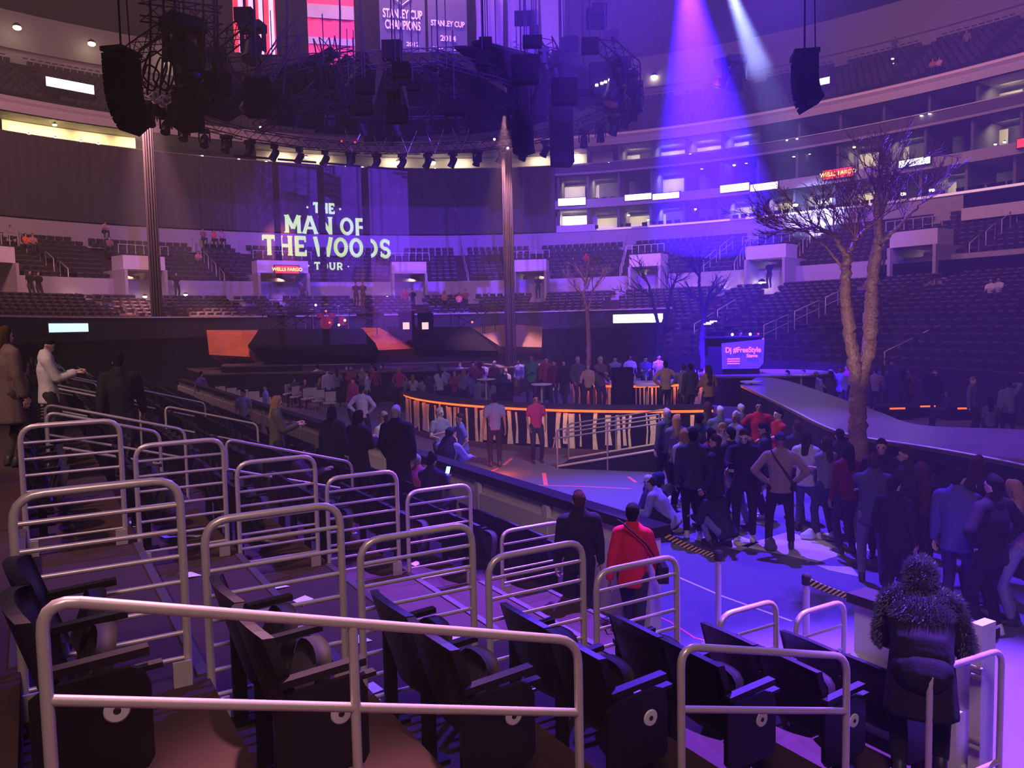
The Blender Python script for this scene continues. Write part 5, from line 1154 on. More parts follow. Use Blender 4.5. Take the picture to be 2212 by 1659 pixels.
def body_meshes(pose, sex, hair, top, det):
    key = (pose, sex, hair, top, det)
    if key in _bod: return _bod[key]
    P = POSE[pose]; vox = {0: .034, 1: .021, 2: .0135}[det]; fem = sex == 'f'
    hz = P.get('hz', .93); hy = P.get('hy', 0 if P.get('lean', 0) < 20 else -.14); lean = R_(P.get('lean', 0))
    hip = V3((0, hy, hz)); up = V3((0, math.sin(lean), math.cos(lean))); fwd = V3((0, math.cos(lean), -math.sin(lean)))
    chest = hip+up*.33; neck = hip+up*.52; up2 = V3((0, math.sin(lean*.7), math.cos(lean*.7)))
    yaw, pit = P.get('hd', (0, 0)); yaw = R_(yaw); pit = R_(pit)+lean*.25
    HM = Matrix.Translation(neck+up2*.10) @ Matrix.Rotation(yaw, 4, 'Z') @ Matrix.Rotation(-pit, 4, 'X')
    hp = lambda x, y, z: HM @ V3((x, y, z))
    sw = .165 if fem else .19; hw = .095
    sh = [neck+V3((-sw, 0, 0))-up*.06, neck+V3((sw, 0, 0))-up*.06]
    pl = P.get('pole', (.35, -1)); arms = []
    for i, s_ in enumerate((-1, 1)):
        hnd = V3(P['h'][i]); el, wr = ik(sh[i], hnd, .285, .25, (s_*pl[0], pl[1], -.35)); arms.append((sh[i], el, wr))
    legs = []
    for i, s_ in enumerate((-1, 1)):
        fx_, fy_ = P['f'][i]; an = V3((fx_, fy_, .085)); hj = hip+V3((s_*hw, 0, -.02)); kn, an = ik(hj, an, .435, .425, (s_*.12, 1, 0)); legs.append((hj, kn, an))
    # ---- body
    b = MB(); k = 1.0
    cap(b, hip+up*-.02, hip+up*.14, (.155 if fem else .145, .105), (.125, .09)); cap(b, hip+up*.14, chest, (.125, .09), (.155, .11)); cap(b, chest, neck-up*.07, (.16, .105), (.15, .085))
    cap(b, sh[0]+V3((.03, 0, 0)), sh[1]-V3((.03, 0, 0)), .058, .058)
    cap(b, neck-up*.04, neck+up2*.09, .058, .052)
    # head: skull, face, jaw, nose, brow, ears
    cap(b, hp(0, -.018, .075), hp(0, .012, .070), (.072, .078), (.070, .080)); cap(b, hp(0, -.01, .10), hp(0, 0, .105), (.070, .070), (.068, .068)); cap(b, hp(0, .03, .045), hp(0, .035, .0), (.058, .055), (.045, .045)); cap(b, hp(0, .06, -.012), hp(0, .066, -.022), .026, .022)
    cap(b, hp(0, .088, .052), hp(0, .107, .028), .010, .014); cap(b, hp(-.04, .074, .078), hp(.04, .074, .078), .014, .014)
    if det: cap(b, hp(-.02, .086, -.002), hp(.02, .086, -.002), .010, .010)
    for s_ in (-1, 1): cap(b, hp(s_*.074, -.01, .055), hp(s_*.078, -.018, .025), .013, .009)
    extra = MB()
    for i, (S, E, Wr) in enumerate(arms):
        cap(b, S, E, .050 if not fem else .043, .040 if not fem else .034); cap(b, E, Wr, .038 if not fem else .033, .026)
        d = (Wr-E).normalized(); side = V3((-1, 0, 0)) if i else V3((1, 0, 0)); nrm = d.cross(V3((0, 0, 1))); nrm = nrm.normalized() if nrm.length > .2 else V3((1 if i == 0 else -1, 0, 0)); 
        wd = nrm; pn = d.cross(wd).normalized()      # finger spread axis and palm normal
        if abs(d.z) > .7: wd = V3((0, 1, 0)); wd = (wd-d*wd.dot(d)).normalized(); pn = V3((1 if i == 0 else -1, 0, 0)); pn = (pn-d*pn.dot(d)).normalized()
        cap(b, Wr+d*.02, Wr+d*.075, (.036, .016), (.038, .014), wd)
        if det:
            for j in range(4):
                o = wd*(.031-.0205*j); l = (.062, .074, .069, .052)[j]; a0 = Wr+d*.085+o; c1 = a0+d*l*.5+pn*.012; c2 = c1+d*l*.30+pn*.026
                cap(extra, a0-d*.02, c1, .0095, .0088, wd, 6); cap(extra, c1, c2, .0088, .0075, wd, 6)
            a0 = Wr+d*.03+wd*.030; c1 = a0+d*.030+wd*.028+pn*.012; c2 = c1+d*.028+wd*.004+pn*.014
            cap(extra, a0, c1, .013, .011, pn, 6); cap(extra, c1, c2, .011, .009, pn, 6)
        else: cap(b, Wr+d*.08, Wr+d*.14+pn*.02, (.034, .013), (.026, .011), wd)
    for hj, kn, an in legs:
        cap(b, hj, kn, .085, .056); cap(b, kn, an, .055, .036); cap(b, an-V3((0, .03, .04)), an+V3((0, .14, -.05)), (.036, .032), (.034, .022))
    out = {'body': fuse(b, vox, extra)}
    # ---- trousers / skirt, shoes
    c = MB(); g = .016
    cap(c, hip+up*-.03, hip+up*.10, (.168+.01*fem, .12), (.15, .11))
    for hj, kn, an in legs: cap(c, hj, kn, .098, .070); cap(c, kn, an.lerp(kn, .08), .069, .056)
    out['trousers'] = fuse(c, max(vox, .018))
    for i, (hj, kn, an) in enumerate(legs):
        c = MB(); cap(c, an+V3((0, -.03, -.015)), an+V3((0, 0, .03)), .045, .045); cap(c, an+V3((0, -.04, -.045)), an+V3((0, .15, -.052)), (.045, .038), (.044, .028)); cap(c, an+V3((0, -.05, -.07)), an+V3((0, .17, -.07)), (.046, .016), (.042, .014)); out['shoe%d' % i] = fuse(c, max(vox, .016), smooth=1)
    # ---- top
    c = MB(); low = {'tee': .0, 'jacket': -.08, 'coat': -.34, 'sweater': -.02, 'hoodie': -.03, 'fur': -.28}[top]; pad = {'tee': .014, 'jacket': .028, 'coat': .036, 'sweater': .022, 'hoodie': .030, 'fur': .060}[top]
    lo = hip+(up*low if low > -.1 or hz > .7 else up*-.08)
    if low < -.1 and hz > .7: lo = hip+V3((0, .02, low))
    cap(c, lo-(hip+up*.12-lo).normalized()*.05, hip+up*.12, (.165+pad*.8+(.02 if low < -.1 else 0), .115+pad), (.135+pad, .095+pad), ea=.12); cap(c, hip+up*.12, chest, (.132+pad, .092+pad), (.165+pad*.8, .112+pad)); cap(c, chest, neck-up*.07, (.168+pad*.8, .107+pad), (.15+pad*.6, .085+pad*.7))
    cap(c, sh[0]+V3((.02, 0, 0)), sh[1]-V3((.02, 0, 0)), .060+pad*.8, .060+pad*.8)
    if top in ('hoodie', 'fur', 'coat', 'jacket'): cap(c, neck+up2*-.03+V3((0, -.03, 0)), neck+up2*.04+V3((0, -.02, 0)), (.085+pad*.5, .07+pad*.6), (.070+pad*.5, .06+pad*.5))
    for S, E, Wr in arms:
        if top == 'tee': cap(c, S, S.lerp(E, .62), .056+pad*.6, .052+pad*.6)
        else: cap(c, S, E, .052+pad*.8, .043+pad*.8); cap(c, E, E.lerp(Wr, .93), .042+pad*.75, .031+pad*.7)
    out['top'] = fuse(c, max(vox, .017), smooth=2)
    if top == 'fur':
        R = random.Random(3); f = MB(); src = out['top']; vv = [v for v in src.vertices if v.co.z > hip.z+.26 or abs(v.co.x) > .23]
        for i in range(5200):
            v = R.choice(vv); n_ = v.normal; t_ = (n_+V3((R.uniform(-.6, .6), R.uniform(-.6, .6), R.uniform(-1.1, .1)))).normalized(); s_ = t_.cross(V3((R.random(), 1, .3))).normalized()*.0035
            f.add([v.co-s_, v.co+s_, v.co+t_*R.uniform(.018, .042)], [(0, 1, 2)])
        out['fur'] = f.mesh('fur')
    # ---- hair
    c = MB()
    if hair != 'bald':
        cap(c, hp(0, -.026, .085), hp(0, -.004, .098), (.082, .086), (.079, .082)); cap(c, hp(0, -.052, .05), hp(0, -.046, .0), (.070, .044), (.055, .035)); cap(c, hp(0, .030, .145), hp(0, .045, .125), (.062, .026), (.055, .02))
        if hair in ('long', 'curly'):
            r = 1.0 if hair == 'long' else 1.5; cap(c, hp(0, -.060, .06), neck-up*(.13 if hair == 'long' else .30)-fwd*.105, (.080, .045*r), (.066*r, .026*r), eb=.5)
            for s_ in (-1, 1): cap(c, hp(s_*.068, -.01, .08), neck+V3((s_*.075, -.01, 0))-up*.03, (.022*r, .036), (.02*r, .028), eb=.5)
        if hair == 'bun': cap(c, hp(0, -.08, .14), hp(0, -.10, .16), .042, .038)
        if hair == 'pony': cap(c, hp(0, -.09, .09), hp(0, -.13, -.12), .03, .02)
        if hair == 'hood': cap(c, hp(0, -.03, .05), hp(0, 0, .09), (.115, .115), (.10, .10)); cap(c, hp(0, -.08, -.05), hp(0, -.04, .04), (.11, .09), (.10, .10))
        out['hair'] = fuse(c, max(vox*.9, .012))
    if top == 'fur' and 'hair' in out:
        R = random.Random(4); f = MB(); vv = [v for v in out['hair'].vertices]
        for i in range(2600):
            v = R.choice(vv); t_ = (v.normal+V3((R.uniform(-.6, .6), R.uniform(-.6, .6), R.uniform(-.9, .2)))).normalized(); s_ = t_.cross(V3((R.random(), 1, .3))).normalized()*.0035
            f.add([v.co-s_, v.co+s_, v.co+t_*R.uniform(.012, .034)], [(0, 1, 2)])
        out['fur2'] = f.mesh('fur')
    c = MB()
    if True:
        cap(c, hp(0, -.012, .108), hp(0, -.004, .120), (.086, .090), (.080, .082)); out['_cap'] = c; c2 = MB(); vs = []
        for i in range(9):
            an = math.pi*(i/8); vs.append(hp(.078*math.cos(an), .055+.085*math.sin(an), .108-.012*math.sin(an)))
        c2.plate(vs, hp(0, 0, 1)-hp(0, 0, 0), .008); out['_brim'] = c2
    if det >= 1:
        for s_ in (-1, 1): e = MB(); e.sphere(tuple(hp(s_*.031, .083, .055)), .0125, 8, 6); out['eye%d' % (s_ > 0)] = e.mesh('eye')
    for nm, c_ in (('_cap', out.pop('_cap')), ('_brim', out.pop('_brim'))): out[nm] = c_
    out['hand'] = [a[2]+(a[2]-a[1]).normalized()*.09 for a in arms]
    _bod[key] = out; return out
_fz = {}
PARTNAME = {'tee': 't_shirt', 'jacket': 'jacket', 'coat': 'coat', 'sweater': 'sweater', 'hoodie': 'hoodie', 'fur': 'coat'}
HAIRM = dict(black='hairb', brown='hairn', blonde='hairy', grey='hairg')
SKN = ['skin', 'skin2', 'skin3']
def slot(name, me, m, parent):
    if not me.materials: me.materials.append(None)
    o = bpy.data.objects.new(name, me); COL.objects.link(o); o.parent = parent; o.material_slots[0].link = 'OBJECT'; o.material_slots[0].material = m; return o
def person(loc, face, label, pose='stand', sex='m', hair='short', hc='black', top='jacket', tc=(.03, .03, .035), bc=(.02, .02, .03), det=0, skin=0, H=1.75, hat=None, shoe='shoe', grp=None):
    """face: heading in degrees the person looks towards, 0 = away from the camera, 180 = to the camera, 90 = to the left"""
    if isinstance(hat, tuple): pass
    g = body_meshes(pose, sex, hair, top, det); s_ = H/1.75
    t = thing('person', loc, label, 'person', grp, rz=R_(face)); t.scale = (s_, s_, s_)
    slot('body', g['body'], M[SKN[skin]], t); slot('trousers', g['trousers'], cloth(bc), t)
    for i in (0, 1): slot('shoe', g['shoe%d' % i], M[shoe], t)
    tp = slot(PARTNAME[top], g['top'], cloth(tc), t)
    if 'fur' in g: FM = mat('fur', (.16, .15, .22), .9, var=.4, spec=.05); slot('fur_trim', g['fur'], FM, tp); slot('fur_trim', g['fur2'], FM, t)
    if 'hair' in g: slot('hood' if hair == 'hood' else 'hair', g['hair'], cloth(tc) if hair == 'hood' else M[HAIRM[hc]], t)
    if det >= 1:
        for i in (0, 1): slot('eye', g['eye%d' % i], M['eye'], t)
    if hat:
        k = (pose, sex, hair, top, det)
        if k not in _fz: _fz[k] = (fuse(g['_cap'], .016), g['_brim'].mesh('brim'))
        c = slot('cap', _fz[k][0], cloth(hat), t); slot('brim', _fz[k][1], cloth(hat), c)
    t['_h'] = [tuple(h*s_) for h in g['hand']]; return t
def in_hand(t, which=1, off=(0, 0, .03)):
    h = Vector(t['_h'][which]); a = t.rotation_euler.z; c, s_ = math.cos(a), math.sin(a); o = Vector(off)+h
    return Vector(t.location)+Vector((o.x*c-o.y*s_, o.x*s_+o.y*c, o.z))
def phone(t, label, which=1, lit=True):
    p = in_hand(t, which, (0 if which == 0 else -.0, .035, .035)); a = t.rotation_euler.z; X = Vector((math.cos(a), math.sin(a), 0)); Y = Vector((-X.y, X.x, 0)); u = (Z1*.85+Y*.5).normalized(); n_ = X.cross(u)
    o = thing('phone', p, label, 'phone'); MB().box(p, (.075, .15, .009), (X, u, n_)).build('case', M['black_metal'], o)
    MB().box(p-n_*-.006, (.066, .135, .002), (X, u, n_)).build('screen', M['ledb'] if lit else M['glassb'], o); 
def floor_at(x, d, z=0): return Vector(((x-W_PX/2)/F_PX*d, d, z))
def PX_(x, d, y=900):      # a point on the hall floor seen at column x, d metres away
    r = raydir(x, y); return Vector((r.x*d/r.y, d, 0))
# ---- the nearest people
person(PX_(1252, 8.65, 1200), 8, 'person with dark hair in a black top standing by the guard rails, back turned', 'stand', 'm', 'short', 'brown', 'jacket', (.012, .012, .014), (.015, .015, .02), 2, 0, 1.66)
w1 = person(PX_(1366, 8.2, 1200), -22, 'woman in a red jacket and black cap walking away beside the person in black', 'walk', 'f', 'short', 'black', 'jacket', (.62, .02, .05), (.03, .03, .05), 2, 1, 1.60, hat=(.012, .012, .012))
p = Vector(w1.location); bag = thing('shoulder_bag', p+Vector((.26, -.02, .78)), 'small dark shoulder bag at the hip of the woman in red', 'bag')
MB().box(p+Vector((.30, -.02, .86)), (.10, .22, .17)).build('pouch', cloth((.02, .02, .02)), bag); MB().tube([p+Vector((.28, -.10, .94)), p+Vector((.12, -.17, 1.2)), p+Vector((-.12, -.12, 1.42)), p+Vector((-.14, .06, 1.40))], .009, 6).build('strap', cloth((.02, .02, .02)), bag)
fp = st(4.75, 2.55, .43); fp = PX_(1990, 5.15, 1400); fp.z = .43
person(fp, -25, 'stooping person in a dark coat with shaggy fur on hood and sleeve', 'stoop', 'f', 'hood', 'black', 'fur', (.016, .014, .022), (.012, .012, .016), 2, 0, 1.72)
# ---- the crowd on the floor at the right
C = [
 (1480, 13.4, 20, 'walk', 'f', 'long', 'blonde', 'jacket', (.55, .52, .60), (.03, .03, .06), 1.66, 'woman with fair hair in a pale jacket, left edge of the floor crowd', None),
 (1497, 12.6, -10, 'stand', 'm', 'short', 'black', 'jacket', (.07, .08, .12), (.02, .02, .03), 1.78, 'man in a grey blue jacket standing over the kneeling people', None),
 (1535, 13.6, 40, 'folded', 'f', 'long', 'black', 'sweater', (.30, .03, .08), (.02, .02, .03), 1.64, 'woman in a dark red top with folded arms in the floor crowd', None),
 (1560, 14.4, 170, 'phone', 'f', 'long', 'blonde', 'jacket', (.45, .44, .55), (.03, .03, .05), 1.64, 'pale dressed woman looking down at her phone in the crowd', None),
 (1590, 15.2, 100, 'talk', 'm', 'short', 'grey', 'jacket', (.20, .20, .30), (.02, .02, .03), 1.74, 'grey haired man turned left in the middle of the crowd', None),
 (1608, 12.5, 165, 'onephone', 'm', 'short', 'brown', 'jacket', (.02, .02, .04), (.02, .02, .03), 1.78, 'man in a dark jacket with a pale shirt hem facing the camera', None),
 (1582, 13.2, 30, 'walk', 'm', 'short', 'black', 'tee', (.03, .03, .05), (.30, .30, .45), 1.70, 'person in light blue jeans standing behind the man with the pale shirt hem', None),
 (1686, 11.9, -15, 'hips', 'm', 'bald', 'black', 'sweater', (.50, .36, .26), (.012, .012, .016), 1.78, 'man in a tan sweater and dark cap with a strap across his back', (.03, .03, .08)),
 (1742, 12.9, -35, 'talk', 'f', 'long', 'black', 'jacket', (.85, .82, .88), (.10, .12, .25), 1.66, 'woman with long dark hair in a bright white jacket', None),
 (1785, 12.4, 20, 'folded', 'f', 'long', 'brown', 'tee', (.30, .30, .36), (.04, .05, .12), 1.64, 'woman in a grey top and dark jeans right of the white jacket', None),
 (1832, 11.6, 12, 'stand', 'f', 'long', 'black', 'sweater', (.22, .02, .05), (.03, .03, .08), 1.66, 'woman in a dark red plaid shirt below the big tree', None),
 (1888, 10.3, -20, 'folded', 'm', 'short', 'brown', 'jacket', (.10, .12, .24), (.25, .27, .36), 1.72, 'person in a denim jacket and washed jeans right of the red plaid shirt', None),
 (1905, 11.4, 150, 'stand', 'm', 'short', 'black', 'jacket', (.02, .02, .03), (.02, .02, .03), 1.74, 'dark dressed man half hidden behind the denim jacket', None),
 (1992, 9.5, 5, 'stand', 'f', 'curly', 'brown', 'jacket', (.015, .012, .015), (.015, .015, .02), 1.74, 'woman with very long curly brown hair seen from behind', None),
 (2072, 9.0, -50, 'onephone', 'm', 'short', 'black', 'jacket', (.13, .13, .42), (.05, .05, .16), 1.76, 'man in a bright blue denim shirt holding out a phone', None),
 (2115, 10.0, -70, 'stand', 'f', 'long', 'brown', 'jacket', (.03, .03, .03), (.02, .02, .03), 1.72, 'woman in profile behind the blue denim shirt', None),
 (2200, 8.8, 60, 'phone', 'f', 'long', 'blonde', 'sweater', (.60, .40, .45), (.30, .30, .50), 1.66, 'person in a pink top cut off by the right edge of the view', None),
 (2150, 8.4, 20, 'hips', 'm', 'short', 'black', 'jacket', (.012, .012, .02), (.012, .012, .02), 1.80, 'large dark figure in front of the crowd near the right edge', None),
 (1935, 9.2, -60, 'pocket', 'm', 'short', 'black', 'jacket', (.012, .012, .016), (.012, .012, .016), 1.64, 'black clad figure between the denim jacket and the long curly hair', None),
 (1640, 16.5, 160, 'hips', 'm', 'short', 'black', 'tee', (.55, .02, .03), (.02, .02, .03), 1.80, 'man in a red shirt standing high beside the runway, left one of two', None),
 (1682, 15.2, 100, 'folded', 'm', 'short', 'black', 'tee', (.60, .03, .02), (.02, .02, .03), 1.78, 'man in a red shirt beside the runway, right one of two', None),
 (1528, 17.6, 10, 'stand', 'f', 'long', 'brown', 'jacket', (.10, .07, .07), (.02, .02, .03), 1.68, 'woman with brown hair at the right end of the bar counter', None),
 (1462, 15.2, 0, 'phone', 'f', 'long', 'blonde', 'jacket', (.20, .18, .26), (.02, .02, .03), 1.70, 'fair haired woman bent over her phone behind the ramp rails', None),
 (1440, 16.3, 30, 'stand', 'm', 'short', 'grey', 'jacket', (.10, .11, .20), (.02, .02, .03), 1.70, 'grey haired person by the right end of the ramp rails', None),
 (1556, 16.3, -20, 'talk', 'm', 'short', 'grey', 'jacket', (.16, .17, .30), (.02, .02, .03), 1.72, 'blue grey jacketed man in the back of the crowd, left', None),
 (1600, 17.2, 30, 'stand', 'f', 'short', 'grey', 'jacket', (.25, .24, .36), (.02, .02, .03), 1.66, 'pale haired woman in the back of the crowd, below the runway bend', None),
 (1512, 15.0, -30, 'stand', 'm', 'short', 'black', 'jacket', (.05, .06, .11), (.02, .02, .03), 1.74, 'dark haired man between the two fair haired women', None),
 (1545, 12.2, 60, 'pocket', 'm', 'short', 'brown', 'jacket', (.04, .04, .07), (.02, .02, .03), 1.74, 'man in a dark jacket, right of the man in grey blue', None),
 (2032, 9.9, -30, 'pocket', 'm', 'short', 'black', 'jacket', (.02, .02, .03), (.02, .02, .03), 1.70, 'dark dressed man wedged between the long curly hair and the blue denim shirt', None),
 (2128, 9.0, 10, 'folded', 'f', 'long', 'black', 'coat', (.02, .02, .04), (.03, .03, .06), 1.62, 'woman in a long dark coat right of the blue denim shirt', None),
 (1958, 10.6, 40, 'talk', 'm', 'short', 'brown', 'jacket', (.06, .05, .06), (.02, .02, .03), 1.76, 'man in a brownish jacket behind the black clad figure, under the runway edge', None),
 (1722, 13.6, 10, 'stand', 'm', 'short', 'brown', 'jacket', (.05, .05, .08), (.03, .03, .08), 1.74, 'dark haired man between the tan sweater and the white jacket', None),
 (1815, 12.8, -10, 'phone', 'm', 'short', 'black', 'hoodie', (.05, .04, .07), (.03, .03, .06), 1.70, 'man in a dark hoodie behind the dark red plaid shirt', None),
 (1652, 13.8, 70, 'phone', 'm', 'short', 'black', 'jacket', (.05, .05, .10), (.03, .03, .06), 1.70, 'man with lowered head left behind the tan sweater', None),
]
ppl = []
for x, d, fc, pose, sx, hr, hc, tp, tc, bc, H, lb, hat in C:
    tc = tuple(c*.55 for c in tc); bc = tuple(c*.6 for c in bc)
    tag_ = person(PX_(x, d), fc, lb, pose, sx, hr, hc, tp, tc, bc, 1, ppl.__len__() % 3, H, hat=hat, shoe='shoew' if len(ppl) % 4 == 1 else 'shoe'); ppl.append(tag_)
phone(ppl[14], 'glowing phone in the outstretched hand of the blue denim shirt', 1); phone(ppl[3], 'phone held by the pale dressed woman in the crowd', 1); phone(ppl[5], 'phone in the hand of the man with the pale shirt hem', 1, False)
# strap across the back of the tan sweater
pt = Vector(ppl[7].location); ar = ppl[7].rotation_euler.z; cx_, sx_ = math.cos(ar), math.sin(ar)
loc = lambda x, y, z: pt+Vector((x*cx_-y*sx_, x*sx_+y*cx_, z))
sb = thing('crossbody_bag', loc(.2, -.12, .95), 'narrow dark crossbody bag worn over the tan sweater', 'bag')
MB().tube([loc(-.13, -.02, 1.49), loc(-.08, -.125, 1.40), loc(.06, -.155, 1.2), loc(.19, -.11, 1.02)], .014, 6).build('strap', cloth((.015, .015, .02)), sb); MB().box(loc(.20, -.02, .97), (.05, .20, .13), (Vector((cx_, sx_, 0)), Vector((-sx_, cx_, 0)), Z1)).build('pouch', cloth((.015, .015, .02)), sb)
# people kneeling and sitting on the floor
for x, d, fc, pose, hr, hc, tc, bc, hat, lb in [(1392, 13.0, -60, 'crouch', 'hood', 'black', (.02, .02, .09), (.16, .17, .30), None, 'crouching person in a dark blue hooded top and jeans'), (1440, 12.7, 60, 'crouch', 'short', 'brown', (.28, .27, .42), (.02, .02, .04), (.5, .48, .6), 'crouching person in a pale cap facing the hooded one'), (1562, 12.0, 30, 'crouch', 'short', 'black', (.03, .03, .06), (.20, .2, .35), None, 'low crouching figure between the legs of the crowd')]:
    person(PX_(x, d), fc, lb, pose, 'm', hr, hc, 'hoodie' if hr == 'hood' else 'jacket', tc, bc, 1, 0, 1.72, hat=hat)
for x, y, col, s_, lb in [(1458, 1104, (.7, .7, .8), .20, 'white plastic bag on the floor by the crouching people'), (1440, 1090, (.04, .04, .10), .28, 'dark backpack on the floor behind the crouching people'), (1745, 1165, (.7, .7, .8), .14, 'white carrier bag on the floor by the white jacket'), (1665, 1190, (.1, .1, .1), .16, 'dark bag at the feet of the tan sweater')]:
    p = at_z(x, y, 0); mb = MB(); R = random.Random(x)
    for k in range(5): cap(mb, p+Vector((R.uniform(-s_, s_)*.5, R.uniform(-s_, s_)*.3, s_*.5)), p+Vector((R.uniform(-s_, s_)*.4, 0, s_*R.uniform(.7, 1.3))), s_*.45, s_*.3)
    me = fuse(mb, .025); me.materials.append(cloth(col)); o = bpy.data.objects.new('floor_bag', me); COL.objects.link(o); zmin = min(v.co.z for v in me.vertices)
    for v in me.vertices: v.co -= Vector((p.x, p.y, zmin))
    o.location = (p.x, p.y, .002); tag(o, lb, 'bag')
# spotlight pools on the floor under the crowd, painted as white shapes
for i, pts in enumerate([[(1500, 1165), (1570, 1150), (1640, 1172), (1600, 1190)], [(1600, 1180), (1700, 1150), (1775, 1165), (1830, 1195), (1765, 1215), (1700, 1200)], [(1765, 1222), (1840, 1225), (1856, 1246), (1790, 1232)], [(1835, 1150), (1875, 1150), (1880, 1190), (1850, 1192)]]):
    mb = MB(); mb.prism([at_z(x, y, 0)[:2] for x, y in pts], .0006, .005); tag(mb.build('spotlight_patch', M['white']), 'pale protective sheet on the floor under the crowd, %s' % ['leftmost', 'largest, by the tan sweater', 'nearest to the belt', 'below the big tree'][i], 'sheet')
# ---- people on and around the bar platform
B_ = [
 (1150, 28.5, 170, 'folded', 'm', 'bald', 'black', 'jacket', (.06, .22, .13), 1.82, 'bald man in a green jacket on the bar platform', 1),
 (1182, 29.5, 175, 'stand', 'm', 'short', 'brown', 'jacket', (.30, .06, .05), 1.74, 'red lit man second from the left on the bar platform', 0),
 (1199, 28.3, 150, 'stand', 'm', 'short', 'black', 'jacket', (.16, .03, .03), 1.68, 'dark red lit person beside the second man on the platform', 0),
 (1221, 27.6, 160, 'walk', 'f', 'long', 'black', 'coat', (.03, .02, .02), 1.70, 'woman in a dark coat in the middle of the platform group', 2),
 (1250, 27.4, -160, 'pocket', 'm', 'short', 'grey', 'jacket', (.10, .09, .11), 1.80, 'grey haired man with hands in pockets on the platform', 0),
 (1272, 26.6, 170, 'talk', 'f', 'short', 'blonde', 'sweater', (.55, .35, .30), 1.60, 'pale haired woman brightly lit on the platform', 2),
 (1296, 26.4, -150, 'reach', 'm', 'short', 'grey', 'jacket', (.16, .10, .09), 1.84, 'man in a brown jacket pointing right on the platform', 0),
 (1438, 24.5, 5, 'hips', 'm', 'short', 'black', 'sweater', (.42, .26, .22), 1.74, 'man in a light brown top leaning at the inner bar', 1),
 (1478, 24.0, -10, 'lean', 'm', 'short', 'brown', 'jacket', (.20, .17, .20), 1.76, 'man in a grey jacket bent to the inner bar', 0),
 (1492, 23.4, 20, 'stand', 'm', 'short', 'black', 'jacket', (.05, .05, .06), 1.70, 'dark dressed man right of the bent man', 1),
 (1530, 22.8, 10, 'talk', 'f', 'curly', 'brown', 'jacket', (.30, .16, .10), 1.68, 'woman in a patterned brown jacket at the end of the inner bar', 0)]
for i, (x, d, fc, pose, sx, hr, hc, tp, tc, H, lb, sk) in enumerate(B_):
    q = PX_(x, d); q.z = .5; person(q, fc, lb, pose, sx, hr, hc, tp, tc, (.05, .04, .05), 1 if d < 28 else 0, sk, H)
for i, (x, d, col, hr, lb) in enumerate([(1330, 29.4, (.30, .26, .55), 'short', 'barkeeper behind the inner bar, leftmost'), (1362, 30.2, (.55, .50, .75), 'long', 'barkeeper in pale violet behind the inner bar, second'), (1395, 29.2, (.10, .09, .22), 'short', 'dark dressed barkeeper behind the inner bar, third'), (1424, 30.0, (.50, .45, .80), 'short', 'pale shirted barkeeper behind the inner bar, fourth')]):
    q = PX_(x, d); q.z = .5; person(q, 170+i*10, lb, ['folded', 'talk', 'phone', 'stand'][i], 'f' if hr == 'long' else 'm', hr, 'black', 'tee', col, (.02, .02, .03), 0, i % 3, 1.72)
# ---- people left of the bar on the floor
L_ = [
 (1068, 19.4, 10, 'stand', 'm', 'short', 'black', 'tee', (.14, .15, .42), (.015, .015, .02), 1.80, 'security man in a violet blue shirt and dark trousers before the bar', 1, 1),
 (1158, 19.9, 190, 'pocket', 'f', 'short', 'black', 'tee', (.30, .03, .14), (.02, .02, .03), 1.72, 'person in a dark pink shirt at the left end of the ramp rails', 1, 1),
 (783, 22.8, -10, 'hips', 'm', 'short', 'black', 'sweater', (.42, .42, .85), (.02, .02, .06), 1.80, 'man in a pale blue shirt with shoulder straps seen from behind', 1, 0),
 (865, 33.0, 150, 'hips', 'm', 'bald', 'black', 'tee', (.50, .05, .25), (.02, .02, .03), 1.80, 'man in a pink red shirt before the stage steps', 0, 0),
 (765, 28.0, 150, 'stand', 'f', 'short', 'brown', 'jacket', (.34, .06, .14), (.02, .02, .03), 1.72, 'person in dark red behind the pale blue shirt', 0, 0),
 (796, 31.5, 100, 'stand', 'm', 'short', 'black', 'tee', (.40, .40, .8), (.02, .02, .03), 1.74, 'pale blue clad person partly behind the man with straps', 0, 2),
 (527, 23.5, 170, 'stand', 'm', 'short', 'black', 'tee', (.15, .15, .45), (.015, .015, .02), 1.72, 'blue shirted steward on the dim floor at the left', 1, 1),
 (437, 33.0, -30, 'walk', 'm', 'short', 'black', 'tee', (.16, .10, .70), (.02, .02, .05), 1.78, 'distant figure in a bright violet shirt, farthest left on the floor', 0, 0),
 (576, 27.0, 120, 'stand', 'm', 'short', 'black', 'tee', (.30, .30, .8), (.02, .02, .05), 1.60, 'bright blue shoulders just behind the blonde woman', 0, 0),
 (950, 17.2, -140, 'talk', 'm', 'short', 'grey', 'tee', (.22, .22, .40), (.02, .02, .04), 1.72, 'grey haired usher facing the man in the waistcoat', 1, 2),
 (1000, 16.6, 100, 'reach', 'm', 'short', 'brown', 'tee', (.12, .12, .34), (.10, .10, .32), 1.66, 'blue clad person reaching left before the bar corner', 1, 0)]
for x, d, fc, pose, sx, hr, hc, tp, tc, bc, H, lb, det, sk in L_: person(PX_(x, d), fc, lb, pose, sx, hr, hc, tp, tc, bc, det, sk, H)
